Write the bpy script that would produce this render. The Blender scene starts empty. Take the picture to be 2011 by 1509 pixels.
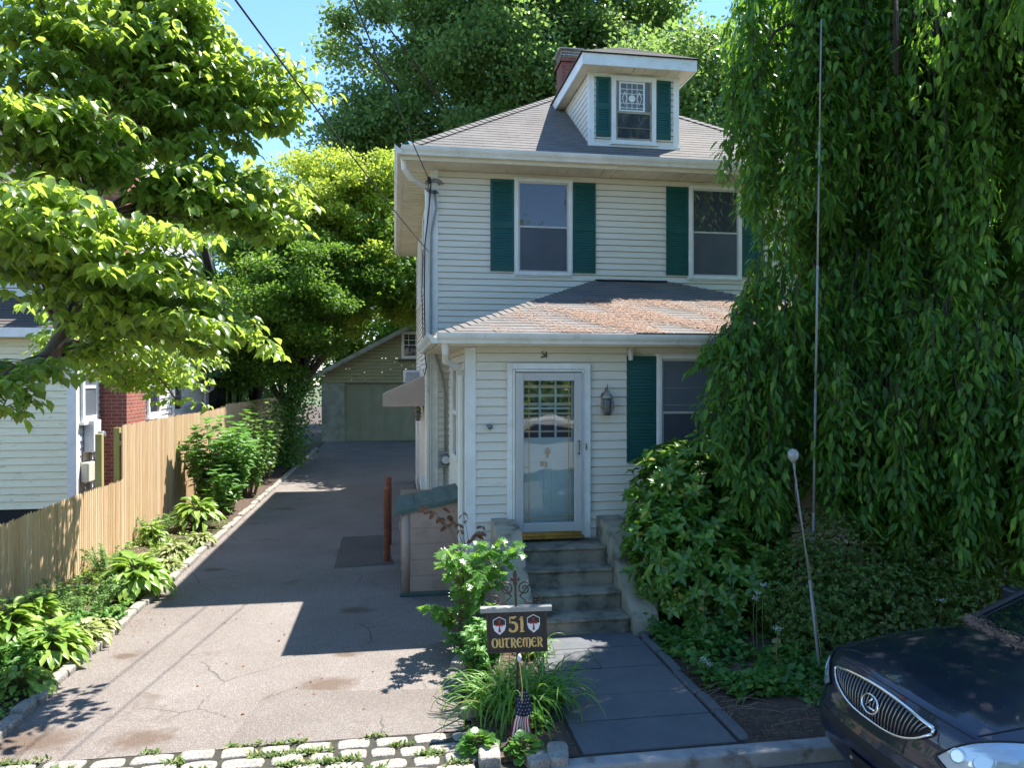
import bpy, math, random
import numpy as np
from mathutils import Vector, Matrix
R = math.radians
random.seed(51); rng = np.random.default_rng(51)
SC = bpy.context.scene
COL = SC.collection

# ---------------------------------------------------------------- camera, sky, sun, exposure
H = 2.8; TH = R(9.09); F = 1450.0; HY = 745.0
cam = bpy.data.objects.new('camera', bpy.data.cameras.new('camera')); COL.objects.link(cam)
cam.location = (0, 0, H); cam.rotation_euler = (R(90 - 0.375), 0, -TH)
cam.data.sensor_width = 36; cam.data.lens = F / 2011 * 36; cam.data.clip_end = 800; cam.data.clip_start = .05
SC.camera = cam
SUN = Vector((2.91, 1.97, 6.41)).normalized()
w = bpy.data.worlds.new("World"); SC.world = w; w.use_nodes = True
nt = w.node_tree; sky = nt.nodes.new('ShaderNodeTexSky'); sky.sky_type = 'NISHITA'; sky.sun_disc = False
sky.sun_elevation = R(61.3); sky.sun_rotation = R(55.9); sky.air_density = 1.0; sky.dust_density = .0; sky.ozone_density = 1.6; sky.altitude = 1500
hs_ = nt.nodes.new('ShaderNodeHueSaturation'); hs_.inputs['Saturation'].default_value = 1.13; nt.links.new(sky.outputs[0], hs_.inputs['Color']); nt.links.new(hs_.outputs[0], nt.nodes['Background'].inputs[0]); nt.nodes['Background'].inputs[1].default_value = 0.143
sl = bpy.data.lights.new('sun', 'SUN'); sl.energy = 5.0; sl.angle = R(.5); sl.color = (1, .965, .91)
so = bpy.data.objects.new('sun', sl); COL.objects.link(so); so.rotation_euler = SUN.to_track_quat('Z', 'Y').to_euler(); so.location = (10, 8, 30)
SC.view_settings.view_transform = 'Standard'; SC.view_settings.look = 'None'; SC.view_settings.exposure = 1.5; SC.view_settings.gamma = 1
SC.cycles.max_bounces = 6; SC.cycles.diffuse_bounces = 3; SC.cycles.glossy_bounces = 3; SC.cycles.transmission_bounces = 4; SC.cycles.transparent_max_bounces = 8
SC.cycles.use_adaptive_sampling = True; SC.cycles.adaptive_threshold = .02; SC.cycles.use_denoising = True

CT, ST = math.cos(TH), math.sin(TH)
def ray(px, py):
    u = (px - 1005.5) / F; v = (HY - py) / F
    return (ST + u * CT, CT - u * ST, v)
def at(px, py, Y):            # measured point of the photograph on the vertical plane at depth Y
    a, b, c = ray(px, py); t = Y / b
    return Vector((a * t, Y, H + c * t))
def gr(px, py, z=0):          # measured point on the ground
    a, b, c = ray(px, py); t = (z - H) / c
    return Vector((a * t, b * t, z))

# ---------------------------------------------------------------- materials
MATS = {}
def nodes(name):
    m = bpy.data.materials.new(name); m.use_nodes = True; MATS[name] = m
    t = m.node_tree; b = t.nodes['Principled BSDF']
    return m, t, b
def N(t, kind, **kw):
    n = t.nodes.new(kind)
    for k, v in kw.items():
        if k.startswith('i_'):
            n.inputs[k[2:].replace('_', ' ')].default_value = v
        else: setattr(n, k, v)
    return n
def ramp(t, fac, stops):
    r = t.nodes.new('ShaderNodeValToRGB'); e = r.color_ramp.elements
    while len(e) < len(stops): e.new(.5)
    for k, (p, c) in enumerate(stops):
        e[k].position = p; e[k].color = (*c, 1) if len(c) == 3 else c
    t.links.new(fac, r.inputs[0]); return r.outputs[0]
def mixc(t, fac, a, b, mode='MIX'):
    m = t.nodes.new('ShaderNodeMix'); m.data_type = 'RGBA'; m.blend_type = mode
    for s, v in ((m.inputs[0], fac), (m.inputs[6], a), (m.inputs[7], b)):
        if hasattr(v, 'is_linked') or hasattr(v, 'links'): t.links.new(v, s)
        else: s.default_value = v if isinstance(v, (int, float)) else (*v, 1)
    return m.outputs[2]
def noise(t, co, scale, detail=4, rough=.55, out='Fac'):
    n = N(t, 'ShaderNodeTexNoise'); n.inputs['Scale'].default_value = scale; n.inputs['Detail'].default_value = detail
    n.inputs['Roughness'].default_value = rough; t.links.new(co, n.inputs['Vector']); return n.outputs[out]
def stretch(t, co, s):
    mp = N(t, 'ShaderNodeMapping'); mp.inputs['Scale'].default_value = s; t.links.new(co, mp.inputs[0]); return mp.outputs[0]
def pm(name, c1, c2=None, scale=3, rough=.6, bump=.0, bscale=60, metal=0, spec=.5, coat=0, c3=None, s3=12, lo=.35, hi=.65, st=None, lo3=.55, hi3=.7):
    m, t, b = nodes(name)
    co = N(t, 'ShaderNodeTexCoord').outputs['Object']
    if st: co = stretch(t, co, st)
    b.inputs['Roughness'].default_value = rough; b.inputs['Metallic'].default_value = metal
    b.inputs['Specular IOR Level'].default_value = spec; b.inputs['Coat Weight'].default_value = coat
    if c2:
        c = ramp(t, noise(t, co, scale), [(lo, c1), (hi, c2)])
        if c3: c = mixc(t, ramp(t, noise(t, co, s3, 6, .65), [(lo3, (0, 0, 0)), (hi3, (1, 1, 1))]), c, c3)
        t.links.new(c, b.inputs['Base Color'])
    else: b.inputs['Base Color'].default_value = (*c1, 1)
    if bump:
        bp = N(t, 'ShaderNodeBump'); bp.inputs['Strength'].default_value = bump; bp.inputs['Distance'].default_value = .01
        t.links.new(noise(t, co, bscale, 5), bp.inputs['Height']); t.links.new(bp.outputs[0], b.inputs['Normal'])
    return m
def leafm(name, stops, trans=.4, tcol=(.3, .5, .05), rough=.42, spec=.45, big=0):
    m, t, b = nodes(name)
    g = N(t, 'ShaderNodeNewGeometry'); rnd = g.outputs['Random Per Island']
    co = N(t, 'ShaderNodeTexCoord').outputs['Object']
    if big:
        ad = N(t, 'ShaderNodeMath', operation='MULTIPLY_ADD'); ad.inputs[1].default_value = .45; t.links.new(rnd, ad.inputs[0])
        ml = N(t, 'ShaderNodeMath', operation='MULTIPLY'); ml.inputs[1].default_value = .55
        t.links.new(noise(t, co, big, 2), ml.inputs[0]); t.links.new(ml.outputs[0], ad.inputs[2]); rnd = ad.outputs[0]
    c = ramp(t, rnd, stops)
    t.links.new(c, b.inputs['Base Color']); b.inputs['Roughness'].default_value = rough; b.inputs['Specular IOR Level'].default_value = spec
    tr = N(t, 'ShaderNodeBsdfTranslucent'); mx = N(t, 'ShaderNodeMixShader'); mx.inputs[0].default_value = trans
    tc = mixc(t, .6, c, tcol); t.links.new(tc, tr.inputs[0])
    t.links.new(b.outputs[0], mx.inputs[1]); t.links.new(tr.outputs[0], mx.inputs[2])
    t.links.new(mx.outputs[0], t.nodes['Material Output'].inputs[0])
    return m

M = {}
def siding(name, base, var, grime, amt=.5):
    m, t, b = nodes(name); co = N(t, 'ShaderNodeTexCoord').outputs['Object']
    c = ramp(t, noise(t, stretch(t, co, (.4, .4, 1.4)), 2.2, 5), [(.3, base), (.7, var)])
    g = noise(t, stretch(t, co, (2.2, 2.2, 9)), 1.6, 8, .72)
    c = mixc(t, ramp(t, g, [(1 - amt, (0, 0, 0)), (min(1, 1.12 - amt + .1), (1, 1, 1))]), c, grime)
    t.links.new(c, b.inputs['Base Color']); b.inputs['Roughness'].default_value = .55; b.inputs['Specular IOR Level'].default_value = .35
    bp = N(t, 'ShaderNodeBump'); bp.inputs['Strength'].default_value = .12; bp.inputs['Distance'].default_value = .01
    t.links.new(noise(t, stretch(t, co, (1, 1, 1)), 3, 3), bp.inputs['Height']); t.links.new(bp.outputs[0], b.inputs['Normal'])
    return m
M['siding'] = siding('cream_siding', (.74, .70, .60), (.68, .64, .55), (.48, .45, .36), .42)
M['nsiding'] = siding('mossy_siding', (.88, .83, .60), (.82, .78, .55), (.22, .24, .11), .44)
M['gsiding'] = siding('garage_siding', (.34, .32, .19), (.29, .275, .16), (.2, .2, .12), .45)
M['white'] = pm('white_paint', (.80, .80, .78), (.70, .70, .66), 5, .42, .1, 40, c3=(.5, .48, .4), s3=3, lo3=.6, hi3=.85)
M['gutter'] = pm('gutter_white', (.74, .72, .66), (.62, .60, .53), 2.5, .4, .05, 20, c3=(.38, .34, .25), s3=6, lo3=.58, hi3=.8, st=(1, 1, .3))
M['soffit'] = pm('soffit_vinyl', (.70, .64, .50), (.62, .56, .42), 3, .5)
def shingle(name, a, b_, litter=None, lo=.5):
    m, t, b = nodes(name); uv = N(t, 'ShaderNodeUVMap').outputs[0]
    co = N(t, 'ShaderNodeTexCoord').outputs['Object']
    br = N(t, 'ShaderNodeTexBrick', offset=.5, squash=1); t.links.new(uv, br.inputs['Vector'])
    br.inputs['Scale'].default_value = 1; br.inputs['Brick Width'].default_value = .32; br.inputs['Row Height'].default_value = .14
    br.inputs['Mortar Size'].default_value = .008; br.inputs['Color1'].default_value = (*a, 1); br.inputs['Color2'].default_value = (*b_, 1)
    br.inputs['Mortar'].default_value = (.035, .035, .038, 1); br.inputs['Mortar Smooth'].default_value = .2
    c = mixc(t, .55, br.outputs['Color'], ramp(t, noise(t, co, 1.5, 6, .7), [(.3, tuple(x * .7 for x in a)), (.7, tuple(min(1, x * 1.35) for x in b_))]))
    c = mixc(t, .5, c, ramp(t, noise(t, co, 130, 3), [(.35, tuple(x * .6 for x in a)), (.65, tuple(min(1, x * 1.4) for x in a))]))
    if litter:
        f = ramp(t, noise(t, co, 1.3, 7, .78), [(lo, (0, 0, 0)), (lo + .09, (1, 1, 1))])
        lc = ramp(t, noise(t, co, 70, 3, .7), [(.38, tuple(x * .45 for x in litter)), (.6, litter)])
        c = mixc(t, f, c, lc)
    t.links.new(c, b.inputs['Base Color']); b.inputs['Roughness'].default_value = .9; b.inputs['Specular IOR Level'].default_value = .2
    bp = N(t, 'ShaderNodeBump'); bp.inputs['Strength'].default_value = .5; bp.inputs['Distance'].default_value = .006
    t.links.new(noise(t, co, 90, 4), bp.inputs['Height']); t.links.new(bp.outputs[0], b.inputs['Normal'])
    return m
M['roof'] = shingle('grey_shingle', (.145, .132, .118), (.215, .196, .175))
M['proof'] = shingle('porch_shingle', (.15, .138, .125), (.22, .20, .18))
M['nroof'] = shingle('brown_shingle', (.10, .085, .075), (.14, .12, .10))
def brickm(name, c1=(.34, .085, .05), c2=(.21, .055, .04), mo=(.42, .36, .30)):
    m, t, b = nodes(name); uv = N(t, 'ShaderNodeUVMap').outputs[0]
    br = N(t, 'ShaderNodeTexBrick', offset=.5); t.links.new(uv, br.inputs['Vector'])
    br.inputs['Scale'].default_value = 1; br.inputs['Brick Width'].default_value = .21; br.inputs['Row Height'].default_value = .073
    br.inputs['Mortar Size'].default_value = .006; br.inputs['Color1'].default_value = (*c1, 1); br.inputs['Color2'].default_value = (*c2, 1)
    br.inputs['Mortar'].default_value = (*mo, 1)
    co = N(t, 'ShaderNodeTexCoord').outputs['Object']
    c = mixc(t, .35, br.outputs['Color'], ramp(t, noise(t, co, 9, 5), [(.3, (.14, .05, .04)), (.7, (.42, .14, .09))]))
    t.links.new(c, b.inputs['Base Color']); b.inputs['Roughness'].default_value = .85
    bp = N(t, 'ShaderNodeBump', invert=True); bp.inputs['Strength'].default_value = .6; bp.inputs['Distance'].default_value = .01
    t.links.new(br.outputs['Fac'], bp.inputs['Height']); t.links.new(bp.outputs[0], b.inputs['Normal'])
    return m
M['brick'] = brickm('red_brick'); M['brickd'] = brickm('shaded_brick', (.12, .035, .025), (.07, .025, .02), (.12, .1, .09))  # second brick, for the roof chimney: tree shade put into its darker colour
M['green'] = pm('green_shutter', (.004, .066, .058), (.005, .080, .070), 4, .45, .08, 40, c3=(.03, .11, .10), s3=8, lo3=.6, hi3=.9)
M['wshut'] = pm('white_shutter', (.72, .70, .62), (.64, .62, .55), 4, .5)
def glassm(name, tint, refl=1.0, rough=.02):
    m, t, b = nodes(name); b.inputs['Base Color'].default_value = (*tint, 1); b.inputs['Roughness'].default_value = rough
    b.inputs['Specular IOR Level'].default_value = refl; b.inputs['Coat Weight'].default_value = .6; b.inputs['Coat Roughness'].default_value = .01
    co = N(t, 'ShaderNodeTexCoord').outputs['Object']; bp = N(t, 'ShaderNodeBump'); bp.inputs['Strength'].default_value = .08; bp.inputs['Distance'].default_value = .02
    t.links.new(noise(t, co, 1.2, 1), bp.inputs['Height']); t.links.new(bp.outputs[0], b.inputs['Normal']); t.links.new(bp.outputs[0], b.inputs['Coat Normal'])
    return m
M['glass'] = glassm('window_glass', (.045, .05, .07), .6); M['screen'] = pm('insect_screen', (.075, .085, .11), (.06, .07, .09), 3, .38, .15, 300, spec=.5)
M['shade'] = pm('roller_shade', (.13, .155, .18), (.11, .13, .155), 2, .3, spec=.7)
def clearglass(name):
    m, t, b = nodes(name)
    gl = N(t, 'ShaderNodeBsdfGlossy'); gl.inputs['Roughness'].default_value = .0; gl.inputs['Color'].default_value = (1, 1, 1, 1)
    tr = N(t, 'ShaderNodeBsdfTransparent'); tr.inputs[0].default_value = (.86, .9, .9, 1)
    fr = N(t, 'ShaderNodeFresnel'); fr.inputs[0].default_value = 1.55
    co = N(t, 'ShaderNodeTexCoord').outputs['Object']; bp = N(t, 'ShaderNodeBump'); bp.inputs['Strength'].default_value = .12; bp.inputs['Distance'].default_value = .03
    t.links.new(noise(t, co, 2.2, 1), bp.inputs['Height']); t.links.new(bp.outputs[0], gl.inputs['Normal'])
    mu = N(t, 'ShaderNodeMath', operation='MULTIPLY_ADD'); mu.inputs[1].default_value = 1.5; mu.inputs[2].default_value = .0; t.links.new(fr.outputs[0], mu.inputs[0])
    mx = N(t, 'ShaderNodeMixShader'); t.links.new(mu.outputs[0], mx.inputs[0]); t.links.new(tr.outputs[0], mx.inputs[1]); t.links.new(gl.outputs[0], mx.inputs[2])
    t.links.new(mx.outputs[0], t.nodes['Material Output'].inputs[0]); return m
M['clear'] = clearglass('clear_glass')
M['door'] = pm('pale_blue_door', (.70, .84, .90), (.66, .80, .87), 3, .45)
M['storm'] = pm('storm_door_grey', (.52, .51, .49), (.48, .47, .45), 4, .4)
M['brass'] = pm('brass', (.50, .36, .12), (.32, .22, .08), 12, .35, metal=1)
M['agedbrass'] = pm('aged_brass', (.30, .25, .15), (.16, .13, .09), 20, .45, metal=.8)
M['gold'] = pm('gold_paint', (.85, .55, .20), (.7, .42, .12), 20, .45)
M['black'] = pm('black_paint', (.022, .020, .020), (.035, .03, .03), 14, .5, .2, 80)
M['iron'] = pm('wrought_iron', (.06, .045, .038), (.10, .07, .055), 25, .45, .3, 90, metal=.6)
M['cable'] = pm('black_cable', (.018, .018, .02), rough=.6)
M['chrome'] = pm('chrome', (.85, .86, .88), rough=.08, metal=1)
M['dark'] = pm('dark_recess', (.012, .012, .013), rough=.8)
M['grey_metal'] = pm('grey_metal', (.36, .36, .34), (.28, .28, .27), 9, .5, .1, 60, metal=.3)
M['pole'] = pm('pole_grey', (.30, .30, .28), (.22, .22, .20), 6, .5, st=(1, 1, .3))
M['rust'] = pm('rusty_pipe', (.26, .075, .035), (.17, .05, .03), 9, .8, .4, 60, c3=(.36, .14, .06), s3=14)
M['conc'] = pm('step_concrete', (.31, .27, .20), (.20, .175, .13), 3.5, .9, .6, 70, c3=(.08, .075, .055), s3=4, lo3=.47, hi3=.66)
M['conc2'] = pm('cheek_concrete', (.40, .35, .26), (.31, .27, .195), 4, .9, .6, 60, c3=(.12, .12, .085), s3=4, lo3=.52, hi3=.66)
M['kerbc'] = pm('kerb_concrete', (.33, .32, .30), (.25, .245, .24), 6, .9, .5, 90, c3=(.14, .12, .1), s3=5)
M['granite'] = pm('granite_block', (.34, .31, .265), (.23, .21, .18), 7, .85, .7, 50, c3=(.15, .135, .11), s3=60, lo3=.52, hi3=.6)
M['soil'] = pm('soil', (.085, .055, .038), (.045, .03, .022), 9, .95, 1.0, 50, c3=(.20, .12, .07), s3=35, lo3=.56, hi3=.64)
M['turf'] = pm('turf', (.05, .08, .02), (.09, .10, .035), 2, .95, 1.0, 30, c3=(.10, .07, .04), s3=7)
M['street'] = pm('street_asphalt', (.11, .105, .10), (.14, .135, .13), 3, .9, .6, 200)
M['tan'] = pm('tan_plastic', (.42, .30, .235), (.38, .27, .21), 2.5, .55, .1, 80, c3=(.30, .21, .16), s3=5)
M['teal'] = pm('green_plastic', (.05, .095, .082), (.07, .12, .105), 3, .5, .15, 60, c3=(.12, .16, .14), s3=6, lo3=.6, hi3=.85)
M['awn'] = pm('awning_canvas', (.46, .345, .27), (.42, .315, .25), 3, .6)
M['bark'] = pm('bark', (.16, .115, .08), (.07, .05, .038), 14, .95, 1.0, 45, st=(1, 1, .35), c3=(.26, .22, .17), s3=9, lo3=.58, hi3=.7)
M['dbark'] = pm('dark_bark', (.06, .045, .035), (.03, .024, .02), 10, .95, .8, 30, st=(1, 1, .3))
M['stem'] = pm('green_stem', (.10, .14, .04), (.16, .12, .06), 10, .7)
M['twig'] = pm('dry_twig', (.28, .19, .12), (.18, .12, .08), 20, .9)
M['cedar'] = None
def cedar():
    m, t, b = nodes('new_cedar'); co = N(t, 'ShaderNodeTexCoord').outputs['Object']; g = N(t, 'ShaderNodeNewGeometry')
    c = ramp(t, g.outputs['Random Per Island'], [(0, (.46, .29, .15)), (.3, (.58, .40, .23)), (.7, (.64, .46, .28)), (1, (.74, .60, .42))])
    c = mixc(t, .45, c, ramp(t, noise(t, stretch(t, co, (14, 14, .8)), 3, 5), [(.3, (.36, .20, .09)), (.7, (.66, .47, .28))]))
    t.links.new(c, b.inputs['Base Color']); b.inputs['Roughness'].default_value = .75; return m
M['cedar'] = cedar()
M['post'] = pm('treated_post', (.40, .34, .12), (.30, .24, .08), 6, .8, st=(1, 1, .2))
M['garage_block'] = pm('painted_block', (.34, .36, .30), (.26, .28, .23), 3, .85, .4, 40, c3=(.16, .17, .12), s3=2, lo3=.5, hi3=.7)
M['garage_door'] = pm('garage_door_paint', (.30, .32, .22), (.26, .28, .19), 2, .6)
M['plastic'] = pm('white_plastic', (.66, .67, .68), (.58, .58, .58), 6, .5)
M['beige'] = pm('beige_box', (.60, .57, .46), (.52, .5, .4), 6, .5)
M['needles'] = leafm('fallen_needles', [(0, (.22, .11, .065)), (.5, (.36, .21, .135)), (1, (.46, .33, .23))], .1, (.4, .2, .1), .8)
M['blade'] = pm('needle_dry', (.24, .12, .06), (.15, .08, .04), 20, .9)
M['slate'] = None
def asphalt(nm='drive_asphalt', c1=(.180, .152, .132), c2=(.238, .210, .188), stain=.7):
    m, t, b = nodes(nm); co = N(t, 'ShaderNodeTexCoord').outputs['Object']
    c = ramp(t, noise(t, co, .8, 6, .6), [(.3, c1), (.7, c2)])
    vo = N(t, 'ShaderNodeTexVoronoi'); vo.inputs['Scale'].default_value = 150; t.links.new(co, vo.inputs[0])
    sp = ramp(t, N(t, 'ShaderNodeSeparateColor').outputs[0], [(0, (.4, .4, .4)), (1, (1.6, 1.6, 1.6))])
    sc = N(t, 'ShaderNodeSeparateColor'); t.links.new(vo.outputs['Color'], sc.inputs[0])
    agg = ramp(t, sc.outputs[0], [(0, (.6, .58, .56)), (.6, (.97, .96, .95)), (.88, (1.15, 1.13, 1.12)), (1, (1.7, 1.68, 1.66))])
    c = mixc(t, .8, c, agg, 'MULTIPLY')
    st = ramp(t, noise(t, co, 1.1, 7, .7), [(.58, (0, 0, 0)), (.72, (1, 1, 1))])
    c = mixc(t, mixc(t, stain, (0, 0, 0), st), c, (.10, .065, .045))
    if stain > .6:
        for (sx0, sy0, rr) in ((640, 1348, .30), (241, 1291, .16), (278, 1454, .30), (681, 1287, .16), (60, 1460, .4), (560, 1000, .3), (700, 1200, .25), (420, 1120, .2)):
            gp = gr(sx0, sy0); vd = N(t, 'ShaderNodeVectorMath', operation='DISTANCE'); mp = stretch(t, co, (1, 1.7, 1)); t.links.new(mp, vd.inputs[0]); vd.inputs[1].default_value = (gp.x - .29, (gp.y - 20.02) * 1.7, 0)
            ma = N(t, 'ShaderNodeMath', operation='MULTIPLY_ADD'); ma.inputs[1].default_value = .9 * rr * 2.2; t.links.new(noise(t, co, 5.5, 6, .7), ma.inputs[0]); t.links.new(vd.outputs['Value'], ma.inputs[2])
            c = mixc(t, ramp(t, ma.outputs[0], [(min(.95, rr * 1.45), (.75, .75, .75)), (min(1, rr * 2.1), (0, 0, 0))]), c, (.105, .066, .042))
    # cracks: thin iso-lines of a warped cell pattern, only in some places
    wn = noise(t, co, 2.2, 5, .7, 'Color'); wa = mixc(t, .16, co, wn)
    v2 = N(t, 'ShaderNodeTexVoronoi', feature='DISTANCE_TO_EDGE'); v2.inputs['Scale'].default_value = .75; t.links.new(wa, v2.inputs[0])
    cr = ramp(t, v2.outputs[0], [(0, (.8, .8, .8)), (.0025, (.6, .6, .6)), (.006, (0, 0, 0))])
    msk = ramp(t, noise(t, co, .7, 2), [(.54, (0, 0, 0)), (.6, (1, 1, 1))])
    c = mixc(t, mixc(t, 1.0, cr, msk, 'MULTIPLY'), c, (.05, .045, .04))
    t.links.new(c, b.inputs['Base Color']); b.inputs['Roughness'].default_value = .88; b.inputs['Specular IOR Level'].default_value = .3
    bp = N(t, 'ShaderNodeBump'); bp.inputs['Strength'].default_value = .7; bp.inputs['Distance'].default_value = .006
    t.links.new(vo.outputs['Distance'], bp.inputs['Height']); t.links.new(bp.outputs[0], b.inputs['Normal'])
    return m
M['asphalt'] = asphalt(); M['patch2'] = asphalt('newer_asphalt_mix', (.158, .134, .116), (.215, .188, .166), .6); M['patch'] = asphalt('asphalt_patch_mix', (.09, .076, .068), (.135, .115, .10), .5)
M['slate'] = pm('bluestone', (.075, .082, .095), (.105, .11, .118), 1.6, .8, .25, 30, c3=(.13, .12, .10), s3=6, lo3=.6, hi3=.75)
def slabm():
    m, t, b = nodes('bluestone_slab'); co = N(t, 'ShaderNodeTexCoord').outputs['Object']; g = N(t, 'ShaderNodeNewGeometry')
    c = ramp(t, g.outputs['Random Per Island'], [(0, (.078, .085, .098)), (.5, (.10, .104, .11)), (1, (.128, .124, .12))])
    c = mixc(t, .55, c, ramp(t, noise(t, co, 2.3, 6, .7), [(.3, (.07, .078, .092)), (.7, (.15, .145, .135))]))
    c = mixc(t, ramp(t, noise(t, co, 16, 5, .75), [(.60, (0, 0, 0)), (.68, (.7, .7, .7))]), c, (.19, .165, .135))
    t.links.new(c, b.inputs['Base Color']); b.inputs['Roughness'].default_value = .8
    bp = N(t, 'ShaderNodeBump'); bp.inputs['Strength'].default_value = .3; bp.inputs['Distance'].default_value = .01; t.links.new(noise(t, co, 20, 6), bp.inputs['Height']); t.links.new(bp.outputs[0], b.inputs['Normal']); return m
M['slate'] = slabm()
M['joint'] = pm('joint_soil', (.05, .045, .03), (.03, .028, .02), 20, .95, .6, 60)
L = {}
L['dog'] = leafm('dogwood_leaf', [(0, (.05, .115, .022)), (.4, (.085, .165, .035)), (.8, (.13, .22, .05)), (1, (.20, .27, .07))], .52, (.75, .98, .12), .34, .6)
L['maple'] = leafm('maple_leaf', [(0, (.13, .23, .03)), (.5, (.24, .34, .045)), (1, (.38, .43, .08))], .45, (.75, .86, .09), .5, .3, .35)
L['maple2'] = leafm('green_maple_leaf', [(0, (.05, .12, .015)), (.5, (.09, .18, .025)), (1, (.13, .24, .03))], .42, (.30, .52, .05), .5, .3, .35)
L['oak'] = leafm('oak_leaf', [(0, (.05, .115, .045)), (.5, (.09, .175, .055)), (1, (.17, .26, .07))], .46, (.42, .62, .12), .38, .5, .3)
L['cherry'] = leafm('cherry_leaf', [(0, (.035, .10, .018)), (.5, (.065, .16, .024)), (.85, (.11, .23, .032)), (1, (.20, .33, .05))], .44, (.34, .66, .05), .42, .35)
L['laurel'] = leafm('laurel_leaf', [(0, (.06, .15, .025)), (.6, (.12, .25, .035)), (.95, (.20, .35, .05)), (1, (.5, .4, .07))], .33, (.28, .52, .05), .28, .55)
L['box'] = leafm('azalea_leaf', [(0, (.045, .085, .018)), (.5, (.09, .16, .028)), (.9, (.15, .24, .04)), (1, (.18, .12, .05))], .33, (.3, .5, .05), .4, .4)
L['ivy'] = leafm('ivy_leaf', [(0, (.045, .13, .028)), (.6, (.08, .20, .035)), (1, (.15, .28, .045))], .35, (.25, .5, .05), .42, .4)
L['hyd'] = leafm('hydrangea_leaf', [(0, (.08, .20, .045)), (.6, (.13, .29, .07)), (1, (.20, .36, .10))], .35, (.3, .55, .08), .45, .4)
L['hosta'] = leafm('hosta_leaf', [(0, (.14, .27, .04)), (.6, (.25, .39, .06)), (1, (.38, .49, .11))], .35, (.40, .58, .06), .4, .45)
L['hostav'] = leafm('variegated_leaf', [(0, (.20, .28, .06)), (.4, (.34, .38, .13)), (1, (.55, .54, .30))], .35, (.55, .62, .2), .4, .45)
L['lily'] = leafm('daylily_blade', [(0, (.08, .20, .03)), (.7, (.14, .30, .045)), (.95, (.22, .36, .06)), (1, (.5, .32, .10))], .4, (.4, .7, .06), .38, .45)
L['red'] = leafm('bronze_leaf', [(0, (.16, .06, .03)), (1, (.30, .13, .06))], .4, (.4, .2, .08), .5)
L['sap'] = leafm('oak_sapling_leaf', [(0, (.06, .17, .03)), (.6, (.10, .24, .04)), (1, (.16, .30, .05))], .42, (.30, .62, .05), .35, .45)
L['fern'] = leafm('fine_leaf', [(0, (.14, .27, .07)), (1, (.28, .42, .14))], .35, (.3, .5, .1), .5)
L['grass'] = leafm('grass_blade', [(0, (.08, .15, .03)), (.7, (.15, .22, .05)), (1, (.30, .26, .10))], .3, (.3, .45, .08), .6)
L['fl'] = leafm('white_petals', [(0, (.55, .58, .52)), (1, (.75, .76, .72))], .3, (.7, .7, .65), .6)
L['pink'] = leafm('pink_petals', [(0, (.6, .08, .16)), (1, (.7, .16, .25))], .3, (.7, .2, .3), .6)

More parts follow.
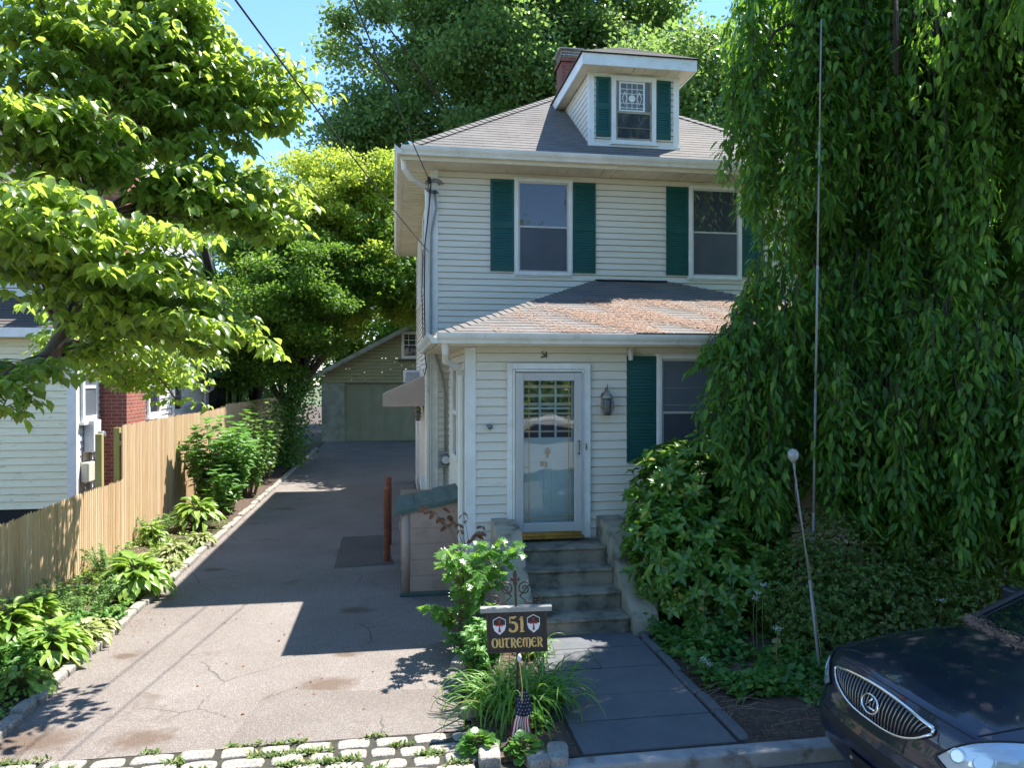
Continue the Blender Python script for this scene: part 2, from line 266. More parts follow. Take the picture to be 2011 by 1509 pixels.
# ---------------------------------------------------------------- object helpers
BASE = {}                       # world location of every object's origin
def tag(o, label=None, cat=None, group=None, kind=None):
    if label: o['label'] = label
    if cat: o['category'] = cat
    if group: o['group'] = group
    if kind: o['kind'] = kind
    return o
def thing(name, label, cat, loc=(0, 0, 0), group=None, kind=None):
    o = bpy.data.objects.new(name, None); COL.objects.link(o); o.location = loc; BASE[o.name] = Vector(loc)
    o.empty_display_size = .1
    return tag(o, label, cat, group, kind)
def link(name, me, mat, parent, wmin=None, base=None):
    o = bpy.data.objects.new(name, me); COL.objects.link(o)
    for m in (mat if isinstance(mat, (list, tuple)) else [mat]): me.materials.append(m)
    b = BASE[parent.name] if parent else base
    BASE[o.name] = Vector(b)
    if parent: o.parent = parent
    else: o.location = b
    return o
class MB:
    def __init__(s): s.v = []; s.f = []; s.m = []; s.uv = {}; s.mi = 0
    def face(s, pts, uv=None):
        k = len(s.v); s.v += [tuple(p) for p in pts]; s.f.append(tuple(range(k, k + len(pts)))); s.m.append(s.mi)
        if uv: s.uv[len(s.f) - 1] = uv
    def box(s, a, b, rot=None, c=None, brick=False):
        x0, y0, z0 = a; x1, y1, z1 = b
        p = [(x0, y0, z0), (x1, y0, z0), (x1, y1, z0), (x0, y1, z0), (x0, y0, z1), (x1, y0, z1), (x1, y1, z1), (x0, y1, z1)]
        if rot is not None:
            cc = Vector(c if c else [(i + j) / 2 for i, j in zip(a, b)]); p = [tuple(cc + rot @ (Vector(q) - cc)) for q in p]
        if brick:
            for q in ((0, 1, 5, 4), (1, 2, 6, 5), (2, 3, 7, 6), (3, 0, 4, 7), (4, 5, 6, 7)):
                P = [p[i] for i in q]
                u0 = 0 if abs(P[0][0] - P[1][0]) > 1e-6 else 1
                s.face(P, [(pp[u0], pp[2] if q[0] != 4 or q[1] != 5 else pp[1]) for pp in P])
            return
        k = len(s.v); s.v += p
        for q in ((0, 3, 2, 1), (4, 5, 6, 7), (0, 1, 5, 4), (1, 2, 6, 5), (2, 3, 7, 6), (3, 0, 4, 7)):
            s.f.append(tuple(k + i for i in q)); s.m.append(s.mi)
    def tube(s, pts, r, n=8, cap=True):
        pts = [Vector(p) for p in pts]; r = r if isinstance(r, (list, tuple)) else [r] * len(pts)
        k = len(s.v); up = Vector((0, 0, 1)); d = (pts[1] - pts[0]).normalized()
        if abs(d.z) > .9: up = Vector((1, 0, 0))
        a = d.cross(up).normalized()
        for i, p in enumerate(pts):
            d = (pts[min(i + 1, len(pts) - 1)] - pts[max(i - 1, 0)]).normalized()
            a = (a - d * a.dot(d)).normalized(); b = d.cross(a)
            for j in range(n):
                t = 2 * math.pi * j / n; s.v.append(tuple(p + (a * math.cos(t) + b * math.sin(t)) * r[i]))
        for i in range(len(pts) - 1):
            for j in range(n):
                s.f.append((k + i * n + j, k + i * n + (j + 1) % n, k + (i + 1) * n + (j + 1) % n, k + (i + 1) * n + j)); s.m.append(s.mi)
        if cap:
            s.f.append(tuple(k + j for j in range(n))[::-1]); s.m.append(s.mi)
            s.f.append(tuple(k + (len(pts) - 1) * n + j for j in range(n))); s.m.append(s.mi)
    def lathe(s, prof, c, n=20, axis='z'):
        k = len(s.v); c = Vector(c)
        for r, h in prof:
            for j in range(n):
                t = 2 * math.pi * j / n; x, y = r * math.cos(t), r * math.sin(t)
                s.v.append(tuple(c + (Vector((x, y, h)) if axis == 'z' else Vector((x, h, y)) if axis == 'y' else Vector((h, x, y)))))
        for i in range(len(prof) - 1):
            for j in range(n):
                s.f.append((k + i * n + j, k + i * n + (j + 1) % n, k + (i + 1) * n + (j + 1) % n, k + (i + 1) * n + j)); s.m.append(s.mi)
        s.f.append(tuple(k + j for j in range(n))[::-1]); s.m.append(s.mi); s.f.append(tuple(k + (len(prof) - 1) * n + j for j in range(n))); s.m.append(s.mi)
    def prism(s, poly, O, U, V, W, d):           # polygon in U,V extruded by W*d
        O, U, V, W = Vector(O), Vector(U), Vector(V), Vector(W)
        A = [O + U * x + V * y for x, y in poly]; B = [a + W * d for a in A]; n = len(A)
        s.face(A[::-1]); s.face(B)
        for i in range(n): s.face([A[i], A[(i + 1) % n], B[(i + 1) % n], B[i]])
    def lapped(s, O, U, V, Nn, left, right, v1, ex, th, v0=0, gap=0):   # overlapping courses
        O, U, V, Nn = Vector(O), Vector(U), Vector(V), Vector(Nn); v = v0
        while v < v1 - 1e-4:
            e = min(v + ex, v1); l0, r0, l1, r1 = left(v), right(v), left(e), right(e)
            j = random.uniform(.85, 1.15) * th
            if r0 - l0 < .01: break
            if r1 < l1: r1 = l1 = (r1 + l1) / 2
            a, b_ = O + U * l0 + V * (v + gap) + Nn * j, O + U * r0 + V * (v + gap) + Nn * j
            if gap:
                q0, q1 = O + U * l0 + V * (v + gap * 1.3) - Nn * .014, O + U * r0 + V * (v + gap * 1.3) - Nn * .014
                s.face([a, q0, q1, b_]); t0, t1 = O + U * l1 + V * e, O + U * r1 + V * e
                s.face([t0 + Nn * th * .1, t1 + Nn * th * .1, t1 - Nn * .014, t0 - Nn * .014])
            c, d = O + U * r1 + V * (e) + Nn * th * .1, O + U * l1 + V * (e) + Nn * th * .1
            s.face([a, b_, c, d], [(l0, v + .003), (r0, v + .003), (r1, e - .001), (l1, e - .001)])
            if not gap: s.face([O + U * l0 + V * v, O + U * r0 + V * v, b_, a], [(l0, v + .004), (r0, v + .004), (r0, v + .006), (l0, v + .006)])
            v = e
    def build(s, name, mat, parent=None, smooth=False, bevel=0, merge=False, seg=2):
        me = bpy.data.meshes.new(name); A = np.array(s.v)
        base = BASE[parent.name] if parent else Vector(((A[:, 0].min() + A[:, 0].max()) / 2, (A[:, 1].min() + A[:, 1].max()) / 2, A[:, 2].min()))
        me.from_pydata([tuple(p) for p in (A - np.array(base))], [], s.f)
        me.polygons.foreach_set('material_index', s.m)
        if s.uv:
            ul = me.uv_layers.new(name='UVMap')
            for fi, uv in s.uv.items():
                p = me.polygons[fi]
                for k, li in enumerate(p.loop_indices): ul.data[li].uv = uv[k]
        if smooth: me.polygons.foreach_set('use_smooth', [True] * len(me.polygons))
        me.update()
        o = link(name, me, mat, parent, base=base)
        if bevel:
            b = o.modifiers.new('bevel', 'BEVEL'); b.width = bevel; b.segments = seg; b.limit_method = 'ANGLE'; b.angle_limit = R(35)
        return o
# leaves ----------------------------------------------------------
def tmpl(ws, droop=.25, fold=.3, tip=1.0):
    """leaf template: stations (t, halfwidth) -> verts, tris"""
    v = [(0, 0, 0)]; f = []
    for t, w_ in ws:
        z = -droop * t * t
        v += [(-w_, t, z + fold * w_), (0, t, z), (w_, t, z + fold * w_)]
    v.append((0, tip, -droop * tip * tip)); n = len(ws)
    f += [(0, 2, 1), (0, 3, 2)]
    for i in range(n - 1):
        a = 1 + 3 * i; b = a + 3
        f += [(a, a + 1, b + 1), (a, b + 1, b), (a + 1, a + 2, b + 2), (a + 1, b + 2, b + 1)]
    a = 1 + 3 * (n - 1); k = len(v) - 1
    f += [(a, a + 1, k), (a + 1, a + 2, k)]
    return np.array(v, float), np.array(f)
T_OV = tmpl([(.22, .20), (.55, .27), (.82, .13)], .30, .35)
T_LAN = tmpl([(.3, .13), (.7, .10)], .2, .35)
T_SIM = (np.array([(0, 0, 0), (-.33, .5, .08), (.33, .5, .08), (0, 1, -.1)], float), np.array([(0, 2, 1), (1, 2, 3)]))
T_RND = tmpl([(.35, .36), (.75, .33)], .1, .15)
T_HOS = tmpl([(.18, .22), (.42, .30), (.7, .22), (.88, .10)], .55, .30)
T_BOX = (np.array([(0, 0, 0), (-.25, .55, .1), (.25, .55, .1), (0, 1, 0)], float), np.array([(0, 2, 1), (1, 2, 3)]))
def T_lobed():
    out = [(0, 0), (.06, .12), (.26, .10), (.12, .28), (.42, .34), (.14, .48), (.40, .62), (.13, .70), (.22, .86), (.06, .84), (0, 1)]
    v = [(0, 0, 0), (0, .3, -.02), (0, .6, -.08), (0, .85, -.16)]; L_, Rr = [], []
    for x, y in out[1:-1]:
        Rr.append(len(v)); v.append((x, y, -.2 * y * y + .15 * x)); L_.append(len(v)); v.append((-x, y, -.2 * y * y + .15 * x))
    tip = len(v); v.append((0, 1, -.22)); f = []
    mid = lambda y: 0 if y < .15 else 1 if y < .45 else 2 if y < .72 else 3
    for S, sg in ((Rr, 1), (L_, 0)):
        q = [0] + S + [tip]
        for a, b in zip(q[:-1], q[1:]):
            m = mid((v[a][1] + v[b][1]) / 2)
            if a != m and b != m: f.append((m, a, b) if sg else (m, b, a))
        for a, b in ((0, 1), (1, 2), (2, 3)):
            y = (v[a][1] + v[b][1]) / 2
            c = min(S, key=lambda k: abs(v[k][1] - y) + abs(v[k][0]) * .5); f.append((a, c, b) if sg else (a, b, c))
    return np.array(v, float), np.array(f)
T_LOB = T_lobed()
def unit(a): return a / (np.linalg.norm(a, axis=1, keepdims=True) + 1e-9)
def leafobj(name, mat, parent, P, D, Nr, S, T, base=None, W=None):
    P, D, Nr = map(np.asarray, (P, D, Nr)); n = len(P); D = unit(D); X = unit(np.cross(D, Nr)); Z = np.cross(X, D)
    tv, tf = T; S = np.broadcast_to(np.asarray(S, float), (n,)); Wd = S if W is None else S * W
    V = P[:, None, :] + (X[:, None, :] * (tv[None, :, 0:1] * Wd[:, None, None]) + D[:, None, :] * (tv[None, :, 1:2] * S[:, None, None]) + Z[:, None, :] * (tv[None, :, 2:3] * S[:, None, None]))
    m = len(tv); Fc = (tf[None] + (np.arange(n) * m)[:, None, None]).reshape(-1, 3); V = V.reshape(-1, 3)
    b = BASE[parent.name] if parent else Vector(base if base is not None else (V[:, 0].mean(), V[:, 1].mean(), V[:, 2].min()))
    V = V - np.array(b); me = bpy.data.meshes.new(name)
    me.vertices.add(len(V)); me.vertices.foreach_set('co', V.ravel().astype(np.float32))
    me.loops.add(Fc.size); me.loops.foreach_set('vertex_index', Fc.ravel().astype(np.int32))
    me.polygons.add(len(Fc)); me.polygons.foreach_set('loop_start', np.arange(0, Fc.size, 3, dtype=np.int32))
    try: me.polygons.foreach_set('loop_total', np.full(len(Fc), 3, dtype=np.int32))
    except Exception: pass
    me.update(calc_edges=True)
    return link(name, me, mat, parent, base=b)
def rv(n, s=1.0): return rng.normal(0, s, (n, 3))
def bez(a, b, c, n):
    a, b, c = Vector(a), Vector(b), Vector(c)
    return [a * (1 - t) ** 2 + b * 2 * t * (1 - t) + c * t * t for t in [i / (n - 1) for i in range(n)]]

# ---------------------------------------------------------------- ground
def sheet(name, poly, z, mat, z0=None, sub=0):
    b = MB(); b.face([(x, y, z) for x, y in poly])
    o = b.build(name, mat); return tag(o, kind='structure')
sheet('ground', [(-300, -300), (300, -300), (300, 400), (-300, 400)], -.20, M['turf'])
sheet('lawn', [(-60, 5.2), (60, 5.2), (60, 80), (-60, 80)], -.03, M['soil'])
sheet('street', [(-80, -5), (80, -5), (80, 5.12), (-80, 5.12)], -.10, M['street'])
b = MB(); b.box((-80, -9, -.19), (80, -5.2, -.02)); tag(b.build('far_pavement', M['kerbc']), kind='structure')
DW = [(-3.02, 5.84), (-3.0, 34.2), (3.6, 34.2), (3.6, 22), (.6, 20.3), (.62, 12.3), (.9, 12.2), (.86, 9.4), (.70, 8.4), (.62, 7.2), (.55, 5.84)]
sheet('driveway', DW, 0.0, M['asphalt'])
sheet('driveway_apron', [(-6, 5.1), (1.05, 5.1), (1.05, 5.9), (.5, 5.86), (-6, 5.86)], -.004, M['joint'])
# patches of newer asphalt
pa = [gr(*p)for p in ((655, 1118), (672, 1056), (752, 1052), (775, 1110))]
sheet('asphalt_patch', [(p.x, p.y) for p in pa], .004, M['patch'])
pb = [gr(*p) for p in ((522, 1357), (600, 1358), (700, 1362), (880, 1356))]
sheet('newer_asphalt', [(pb[0].x + .02, pb[0].y), (pb[2].x, pb[2].y + .02), (.56, pb[3].y), (.55, 5.845), (pb[0].x - .10, 5.845), (pb[0].x - .12, 5.99)], .004, M['patch2'])
# garden soil by fence, uneven
def bed(name, x0, x1, y0, y1, h, mat, nx=10, ny=40):
    bb = MB(); 
    for i in range(nx):
        for j in range(ny):
            q = []
            for di, dj in ((0, 0), (1, 0), (1, 1), (0, 1)):
                x = x0 + (x1 - x0) * (i + di) / nx; y = y0 + (y1 - y0) * (j + dj) / ny
                e = min(1, min(i + di, nx - i - di, (j + dj) * 1.0, ny - j - dj) / 2.0)
                q.append((x, y, h * e * (.7 + .5 * math.sin(x * 5.1 + y * 2.3) * math.sin(y * 3.7 - x)) + .004))
            bb.face(q)
    return tag(bb.build(name, mat, smooth=True), kind='structure')
bed('garden_bed', -4.5, -3.08, 4.6, 33.5, .06, M['soil'], 8, 90)
bed('sign_bed', .62, 1.36, 5.3, 8.9, .07, M['soil'], 6, 30)
bed('shrub_bed', 2.66, 12, 5.27, 9.15, .06, M['soil'], 40, 26)
# bluestone walk
b = MB(); ys = [5.30, 5.80, 6.27, 6.85, 7.38, 7.80]
b.face([(1.36, 5.28, .004), (2.62, 5.28, .004), (2.62, 7.85, .004), (1.36, 7.85, .004)]); jn = b.build('walkway_bed', M['joint']); tag(jn, kind='structure')
b = MB()
for i in range(5):
    y0, y1 = ys[i] + .007, ys[i + 1] - .007
    cuts = [1.38, 2.6] if i != 3 else [1.38, 1.97, 2.6]
    for c0, c1 in zip(cuts[:-1], cuts[1:]):
        b.box((c0 + .003, y0, -.02), (c1 - .003, y1, .022 + random.uniform(-.004, .004)))
tag(b.build('walkway', M['slate'], bevel=.006), kind='structure')
# street kerb
b = MB()
for i in range(18):
    x0 = 1.10 + i * 2.4
    b.box((x0 + .006, 5.13, -.25), (x0 + 2.394, 5.28, .015))
tag(b.build('street_kerb', M['kerbc'], bevel=.02, seg=3), kind='structure')
b = MB(); b.box((-60, 5.13, -.25), (-6.0, 5.28, .015)); tag(b.build('street_kerb', M['kerbc'], bevel=.02), kind='structure')

# stones -----------------------------------------------------------
def stone(name, c, l, w_, h, rz=0, mat=None, jit=.07):
    """irregular rounded block as its own mesh, base on c"""
    bb = MB(); nx, ny, nz = 4, 3, 3
    def P(i, j, k):
        x, y, z = i / nx * 2 - 1, j / ny * 2 - 1, k / nz * 2 - 1
        r = 1 - .035 * (abs(x) ** 4 * abs(y) ** 3 + abs(y) ** 3 * max(0, z) ** 3 + abs(x) ** 4 * max(0, z) ** 3)
        s = math.sin(x * 3.1 + sd) * math.cos(y * 2.7 + sd * 2) * jit + math.sin(z * 4 + x * 2 + sd) * jit * .5
        return (x * l / 2 * (r + s * .5), y * w_ / 2 * (r + s * .6), (z + 1) * h / 2 * (r + s * .25))
    sd = random.uniform(0, 20); cz, sz = math.cos(rz), math.sin(rz)
    def add(q):
        pts = [P(*p) for p in q]; bb.face([(c[0] + x * cz - y * sz, c[1] + x * sz + y * cz, c[2] + z) for x, y, z in pts])
    for i in range(nx):
        for j in range(ny): add([(i, j, nz), (i + 1, j, nz), (i + 1, j + 1, nz), (i, j + 1, nz)])
    for i in range(nx):
        for k in range(nz): add([(i, 0, k), (i + 1, 0, k), (i + 1, 0, k + 1), (i, 0, k + 1)]); add([(i + 1, ny, k), (i, ny, k), (i, ny, k + 1), (i + 1, ny, k + 1)])
    for j in range(ny):
        for k in range(nz): add([(0, j + 1, k), (0, j, k), (0, j, k + 1), (0, j + 1, k + 1)]); add([(nx, j, k), (nx, j + 1, k), (nx, j + 1, k + 1), (nx, j, k + 1)])
    o = bb.build(name, mat or M['granite'], smooth=False, bevel=.010)
    import bmesh
    bm = bmesh.new(); bm.from_mesh(o.data); bmesh.ops.remove_doubles(bm, verts=bm.verts, dist=1e-4); bm.to_mesh(o.data); bm.free()
    return o
for row, yy in enumerate((5.76, 5.595, 5.43, 5.265)):
    x = -3.7 + row * .11
    while x < .78 + .1 * row:
        l = random.uniform(.21, .34)
        if not (row == 3 and x > .4):
            o = stone('cobblestone', (x + l / 2, yy + random.uniform(-.01, .01), -.078), l - .022 - random.uniform(0, .03), random.uniform(.125, .15), .088 + random.uniform(-.006, .006), random.uniform(-.05, .05))
            tag(o, 'pale granite cobblestone set in the weedy strip across the foot of the driveway', 'cobblestone', 'cobblestones at the foot of the driveway')
        x += l
y = 5.35
while y < 30:
    l = random.uniform(.24, .42) if y < 12 else random.uniform(.34, .55)
    o = stone('edging_stone', (-3.06 + random.uniform(-.015, .015), y + l / 2, -.03), .12, l - .02, .10 + random.uniform(-.012, .012), random.uniform(-.04, .04), jit=.06)
    tag(o, 'rough granite edging block between the driveway and the fence side bed', 'edging stone', 'granite edging along the driveway'); y += l
y = 5.32
while y < 7.75:
    l = random.uniform(.28, .5)
    o = stone('edging_stone', (2.66 + random.uniform(-.01, .02), y + l / 2, -.03), .09, l - .02, .075 + random.uniform(-.01, .01), random.uniform(-.05, .05), M['slate'], jit=.04)
    tag(o, 'low grey stone edging the right side of the bluestone walk', 'edging stone', 'edging along the right of the walk'); y += l
for q in ((920, 1345), (905, 1310), (925, 1400), (1095, 1495), (1050, 1500), (960, 1495)):
    g = gr(*q); o = stone('edging_stone', (g.x, g.y, -.02), .16, .26, .10, random.uniform(-.4, .4))
    tag(o, 'grey rounded edging stone around the daylily and sign bed', 'edging stone', 'stones around the sign bed')

# ---------------------------------------------------------------- house
house = thing('house', 'cream clapboard two storey house with green shutters and front porch room', 'house', (.617, 12.2, 0))
XL, XR, YF, YB, ZE = .617, 7.45, 12.2, 20.4, 6.27
PX0, PX1, PYF = .90, 7.15, 9.2
X_, Y_, Z_ = Vector((1, 0, 0)), Vector((0, 1, 0)), Vector((0, 0, 1))
b = MB()
b.lapped((0, YF, .3), X_, Z_, -Y_, lambda v: XL, lambda v: XR, ZE - .3, .104, .018, gap=.010)
b.lapped((XL, 0, .3), -Y_, Z_, -X_, lambda v: -YB, lambda v: -YF, ZE - .3, .104, .018, gap=.010)
b.box((XL + .02, YF + .02, 0), (XR, YB, ZE))
b.build('wall', M['siding'], house)
b = MB(); b.box((XL + .005, YF - .0, -.05), (XL + .1, YB, .3)); b.build('foundation', M['conc2'], house)
b = MB()
b.lapped((0, PYF, .55), X_, Z_, -Y_, lambda v: PX0, lambda v: PX1, 3.22 - .55, .112, .020, gap=.008)
b.lapped((PX0, 0, .55), -Y_, Z_, -X_, lambda v: -YF, lambda v: -PYF, 3.22 - .55, .112, .020, gap=.008)
b.box((PX0 + .02, PYF + .02, 0), (PX1, YF - .02, 3.22)); b.build('porch_wall', M['siding'], house)
b = MB(); b.box((PX0 + .002, PYF + .002, -.05), (PX1 + .01, YF - .05, .55)); b.build('foundation', M['conc2'], house)
# corner boards
def cb(x0, x1, y0, y1, z0, z1):
    b = MB(); b.box((x0, y0, z0), (x1, y1, z1)); b.build('corner_board', M['white'], house, bevel=.004)
cb(XL - .022, XL + .10, YF - .022, YF + .10, .3, ZE - .02)
cb(PX0 - .025, PX0 + .11, PYF - .025, PYF + .11, .5, 3.2)
cb(PX1 - .11, PX1 + .025, PYF - .025, PYF + .11, .5, 3.2)
# main roof
EX0, EX1, EY0, EY1, EZ, SL = .13, 7.93, 11.65, 20.9, 6.41, .69
ln = math.hypot(1, SL); AX = (EX0 + EX1) / 2; half = (EX1 - EX0) / 2
b = MB()
k = 1 / ln
b.lapped((0, EY0, EZ), X_, Vector((0, 1, SL)) / ln, Vector((0, -SL, 1)) / ln, lambda v: EX0 + v * k, lambda v: EX1 - v * k, half * ln, .14, .006)
b.lapped((EX0, 0, EZ), -Y_, Vector((1, 0, SL)) / ln, Vector((-SL, 0, 1)) / ln, lambda v: -EY1 + v * k, lambda v: -EY0 - v * k, half * ln, .14, .006)
b.lapped((EX1, 0, EZ), Y_, Vector((-1, 0, SL)) / ln, Vector((SL, 0, 1)) / ln, lambda v: EY0 + v * k, lambda v: EY1 - v * k, half * ln, .14, .006)
b.lapped((0, EY1, EZ), -X_, Vector((0, -1, SL)) / ln, Vector((0, SL, 1)) / ln, lambda v: -EX1 + v * k, lambda v: -EX0 - v * k, half * ln, .14, .006)
mroof = b.build('roof', M['roof'], house)
def caps(p, q, mat, par, wd=.13, n=None, th=.02):    # hip cap shingles
    p, q = Vector(p), Vector(q); d = (q - p); Ln = d.length; d.normalize(); n = n or int(Ln / .15)
    b = MB(); s = d.cross(Z_).normalized(); 
    for i in range(n):
        a = p + d * Ln * i / n; c = p + d * Ln * (i + 1.15) / n; u1, u0 = Vector((0, 0, th + .012)), Vector((0, 0, th - .004))
        for sg in (-1, 1):
            e = s * sg * wd - Vector((0, 0, wd * SL * .7))
            f = [a + u1, a + u1 + e, c + u0 + e, c + u0]
            b.face(f if sg > 0 else f[::-1], [(i * .3 + .05, .02), (i * .3 + .15, .02), (i * .3 + .15, .12), (i * .3 + .05, .12)])
            g = [a, a + e, a + u1 + e, a + u1]; b.face(g, [(0, .02)] * 4)
    return b.build('hip_cap', mat, par)
ap = (AX, EY0 + half, EZ + half * SL)
caps((EX0, EY0, EZ), ap, M['roof'], mroof); caps((EX1, EY0, EZ), ap, M['roof'], mroof); caps(ap, (AX, EY1 - half, EZ + half * SL), M['roof'], mroof)
# soffits (grooved panels)
b = MB()
b.box((EX0 + .03, EY0 + .03, ZE - .03), (EX1 - .03, YF - .0, ZE)); b.box((EX0 + .03, YF, ZE - .03), (XL, EY1 - .03, ZE))
for i in range(36):
    x = EX0 + .3 + i * .2; b.box((x, EY0 + .05, ZE - .042), (x + .03, YF - .03, ZE - .03))
for i in range(40):
    y = YF + .2 + i * .2; b.box((EX0 + .05, y, ZE - .042), (XL - .03, y + .03, ZE - .03))
b.build('soffit', M['soffit'], house)
def gutter(p, q, out, par=house, h=.135, wd=.12, mat=None, name='gutter'):
    p, q, out = Vector(p), Vector(q), Vector(out); d = (q - p).normalized()
    prof = [(0, 0), (0, -h), (wd * .62, -h), (wd * .70, -h * .72), (wd * .92, -h * .45), (wd, -h * .22), (wd, 0), (wd - .012, 0), (wd - .012, -.014), (wd - .03, -.02), (.012, -h * .6), (.012, 0)]
    b = MB(); b.prism([(x, z) for x, z in prof], p, out, Z_, d, (q - p).length); return b.build(name, mat or M['gutter'], par)
gutter((EX0 - .0, EY0, EZ + .015), (EX1 + .1, EY0, EZ + .015), (0, -1, 0)); gutter((EX0, EY0 - .12, EZ + .013), (EX0, EY1, EZ + .013), (-1, 0, 0))
b = MB(); b.box((EX0 + .0, EY0 + .002, ZE - .04), (EX1, EY0 + .03, EZ - .004)); b.box((EX0 + .002, EY0 + .03, ZE - .04), (EX0 + .03, EY1, EZ - .004)); b.build('fascia', M['soffit'], house)
# porch roof
QX0, QX1, QY0, QZ, QT = .51, 7.55, 8.85, 3.34, 4.47
run = YF - QY0; sl2 = (QT - QZ) / run; l2 = math.hypot(run, QT - QZ); RL, RR = 3.40, 4.66
V2 = Vector((0, run, QT - QZ)) / l2; N2 = Vector((0, -(QT - QZ), run)) / l2
b = MB()
b.lapped((0, QY0, QZ), X_, V2, N2, lambda v: QX0 + (RL - QX0) * v / l2, lambda v: QX1 - (QX1 - RR) * v / l2, l2, .14, .006)
runl = RL - QX0; l3 = math.hypot(runl, QT - QZ)
b.lapped((QX0, 0, QZ), -Y_, Vector((runl, 0, QT - QZ)) / l3, Vector((-(QT - QZ), 0, runl)) / l3, lambda v: -YF, lambda v: -QY0 - run * v / l3, l3, .14, .006)
b.lapped((QX1, 0, QZ), Y_, Vector((-(QX1 - RR), 0, QT - QZ)) / l3, Vector(((QT - QZ), 0, runl)) / l3, lambda v: QY0 + run * v / l3, lambda v: YF, l3, .14, .006)
proof = b.build('porch_roof', M['proof'], house)
caps((QX0, QY0, QZ), (RL, YF, QT), M['proof'], proof, .11); caps((QX1, QY0, QZ), (RR, YF, QT), M['proof'], proof, .11)
b = MB(); b.tube([(RL, YF - .02, QT + .015), (RR, YF - .02, QT + .015)], .02, 6); b.tube([(RL, YF - .02, QT + .015), (QX0 + .12, YF - .02, QZ + .06)], .014, 6); b.build('flashing', M['cable'], proof)
gutter((QX0, QY0, QZ + .012), (QX1 + .1, QY0, QZ + .012), (0, -1, 0), h=.125); gutter((QX0, QY0 - .12, QZ + .01), (QX0, YF + .25, QZ + .01), (-1, 0, 0), h=.125)
b = MB(); b.box((QX0 + .01, QY0 + .01, 3.205), (QX1, PYF - .0, 3.225)); b.box((QX0 + .01, PYF, 3.205), (PX0, YF, 3.225)); b.box((QX0 + .0, QY0 + .0, 3.205), (QX1, QY0 + .01, 3.33)); b.build('porch_soffit', M['soffit'], house)
# lifted dark shingle edge along gutter of both roofs
b = MB(); b.box((3.45, EY0 - .045, EZ + .012), (4.55, EY0 + .06, EZ + .036)); b.box((3.0, QY0 - .05, QZ + .012), (4.35, QY0 + .05, QZ + .034)); b.build('gutter_litter', M['dark'], house)

# windows
def window(x0, x1, z0, z1, y, par=house, up='shade', low='screen', fw=.055, split=.5, proud=.055):
    """double-hung window on a wall facing -Y at plane y"""
    b = MB()
    for a, c in (((x0, y - proud, z0), (x0 + fw, y + .01, z1)), ((x1 - fw, y - proud, z0), (x1, y + .01, z1)),
                 ((x0 + fw, y - proud, z1 - fw), (x1 - fw, y + .01, z1)), ((x0 + fw, y - proud, z0), (x1 - fw, y + .01, z0 + fw))): b.box(a, c)
    wn = b.build('window', M['white'], par, bevel=.006)
    b = MB(); b.box((x0 - .02, y - proud + .022, z0 - .02), (x0 - .001, y + .01, z1 + .02)); b.box((x1 + .001, y - proud + .022, z0 - .02), (x1 + .02, y + .01, z1 + .02))
    b.box((x0 - .001, y - proud + .022, z1 + .001), (x1 + .001, y + .01, z1 + .02)); b.box((x0 - .001, y - proud + .022, z0 - .02), (x1 + .001, y + .01, z0 - .001)); b.build('trim', M['white'], wn)
    zi0, zi1 = z0 + fw, z1 - fw; zm = zi0 + (zi1 - zi0) * split; s = .028
    b = MB()
    for (za, zb, yy) in ((zm - .018, zi1, y - proud + .030), (zi0, zm + .018, y - proud + .018)):
        b.box((x0 + fw, yy, za), (x0 + fw + s, yy + .014, zb)); b.box((x1 - fw - s, yy, za), (x1 - fw, yy + .014, zb))
        b.box((x0 + fw + s, yy, zb - s), (x1 - fw - s, yy + .014, zb)); b.box((x0 + fw + s, yy, za), (x1 - fw - s, yy + .014, za + s))
    b.build('sash', M['storm'] if low == 'screen' else M['white'], wn)
    b = MB(); b.box((x0 + fw + s, y - proud + .034, zm + .02), (x1 - fw - s, y - .012, zi1 - s)); b.build('pane', M[up], wn)
    b = MB(); b.box((x0 + fw + s, y - proud + .024, zi0 + s), (x1 - fw - s, y - .012, zm - .012)); b.build('pane', M[low], wn)
    return wn
def shutter(x0, x1, z0, z1, y, par=house, mat='green', nl=None):
    b = MB(); f = .045; zm = z0 + (z1 - z0) * .5
    b.box((x0, y - .035, z0), (x0 + f, y - .008, z1)); b.box((x1 - f, y - .035, z0), (x1, y - .008, z1))
    for za, zb in ((z0, z0 + .085), (zm - .05, zm + .05), (z1 - .05, z1)): b.box((x0 + f, y - .035, za), (x1 - f, y - .008, zb))
    b.box((x0 + f, y - .014, z0 + .08), (x1 - f, y - .010, z1 - .05))
    for za, zb in ((z0 + .085, zm - .05), (zm + .05, z1 - .05)):
        n = max(3, int((zb - za) / .040)); 
        for i in range(n):
            z = za + (i + .5) * (zb - za) / n; e = (zb - za) / n
            b.face([(x0 + f, y - .031, z - e * .42), (x1 - f, y - .031, z - e * .42), (x1 - f, y - .021, z + e * .5), (x0 + f, y - .021, z + e * .5)])
            b.face([(x0 + f, y - .031, z - e * .42), (x0 + f, y - .021, z - e * .5), (x1 - f, y - .021, z - e * .5), (x1 - f, y - .031, z - e * .42)])
    return b.build('shutter', M[mat], par)
window(2.0, 2.967, 4.54, 6.16, YF, up='glass'); shutter(1.585, 1.985, 4.60, 6.13, YF); shutter(2.985, 3.385, 4.60, 6.13, YF)
window(5.06, 6.02, 4.54, 6.16, YF, up='glass'); shutter(4.645, 5.045, 4.60, 6.13, YF); shutter(6.035, 6.435, 4.60, 6.13, YF)
window(3.38, 4.32, 1.68, 3.12, PYF, split=.47); shutter(2.97, 3.365, 1.72, 3.10, PYF); shutter(4.335, 4.73, 1.72, 3.10, PYF)
window(5.35, 6.3, 1.68, 3.12, PYF)
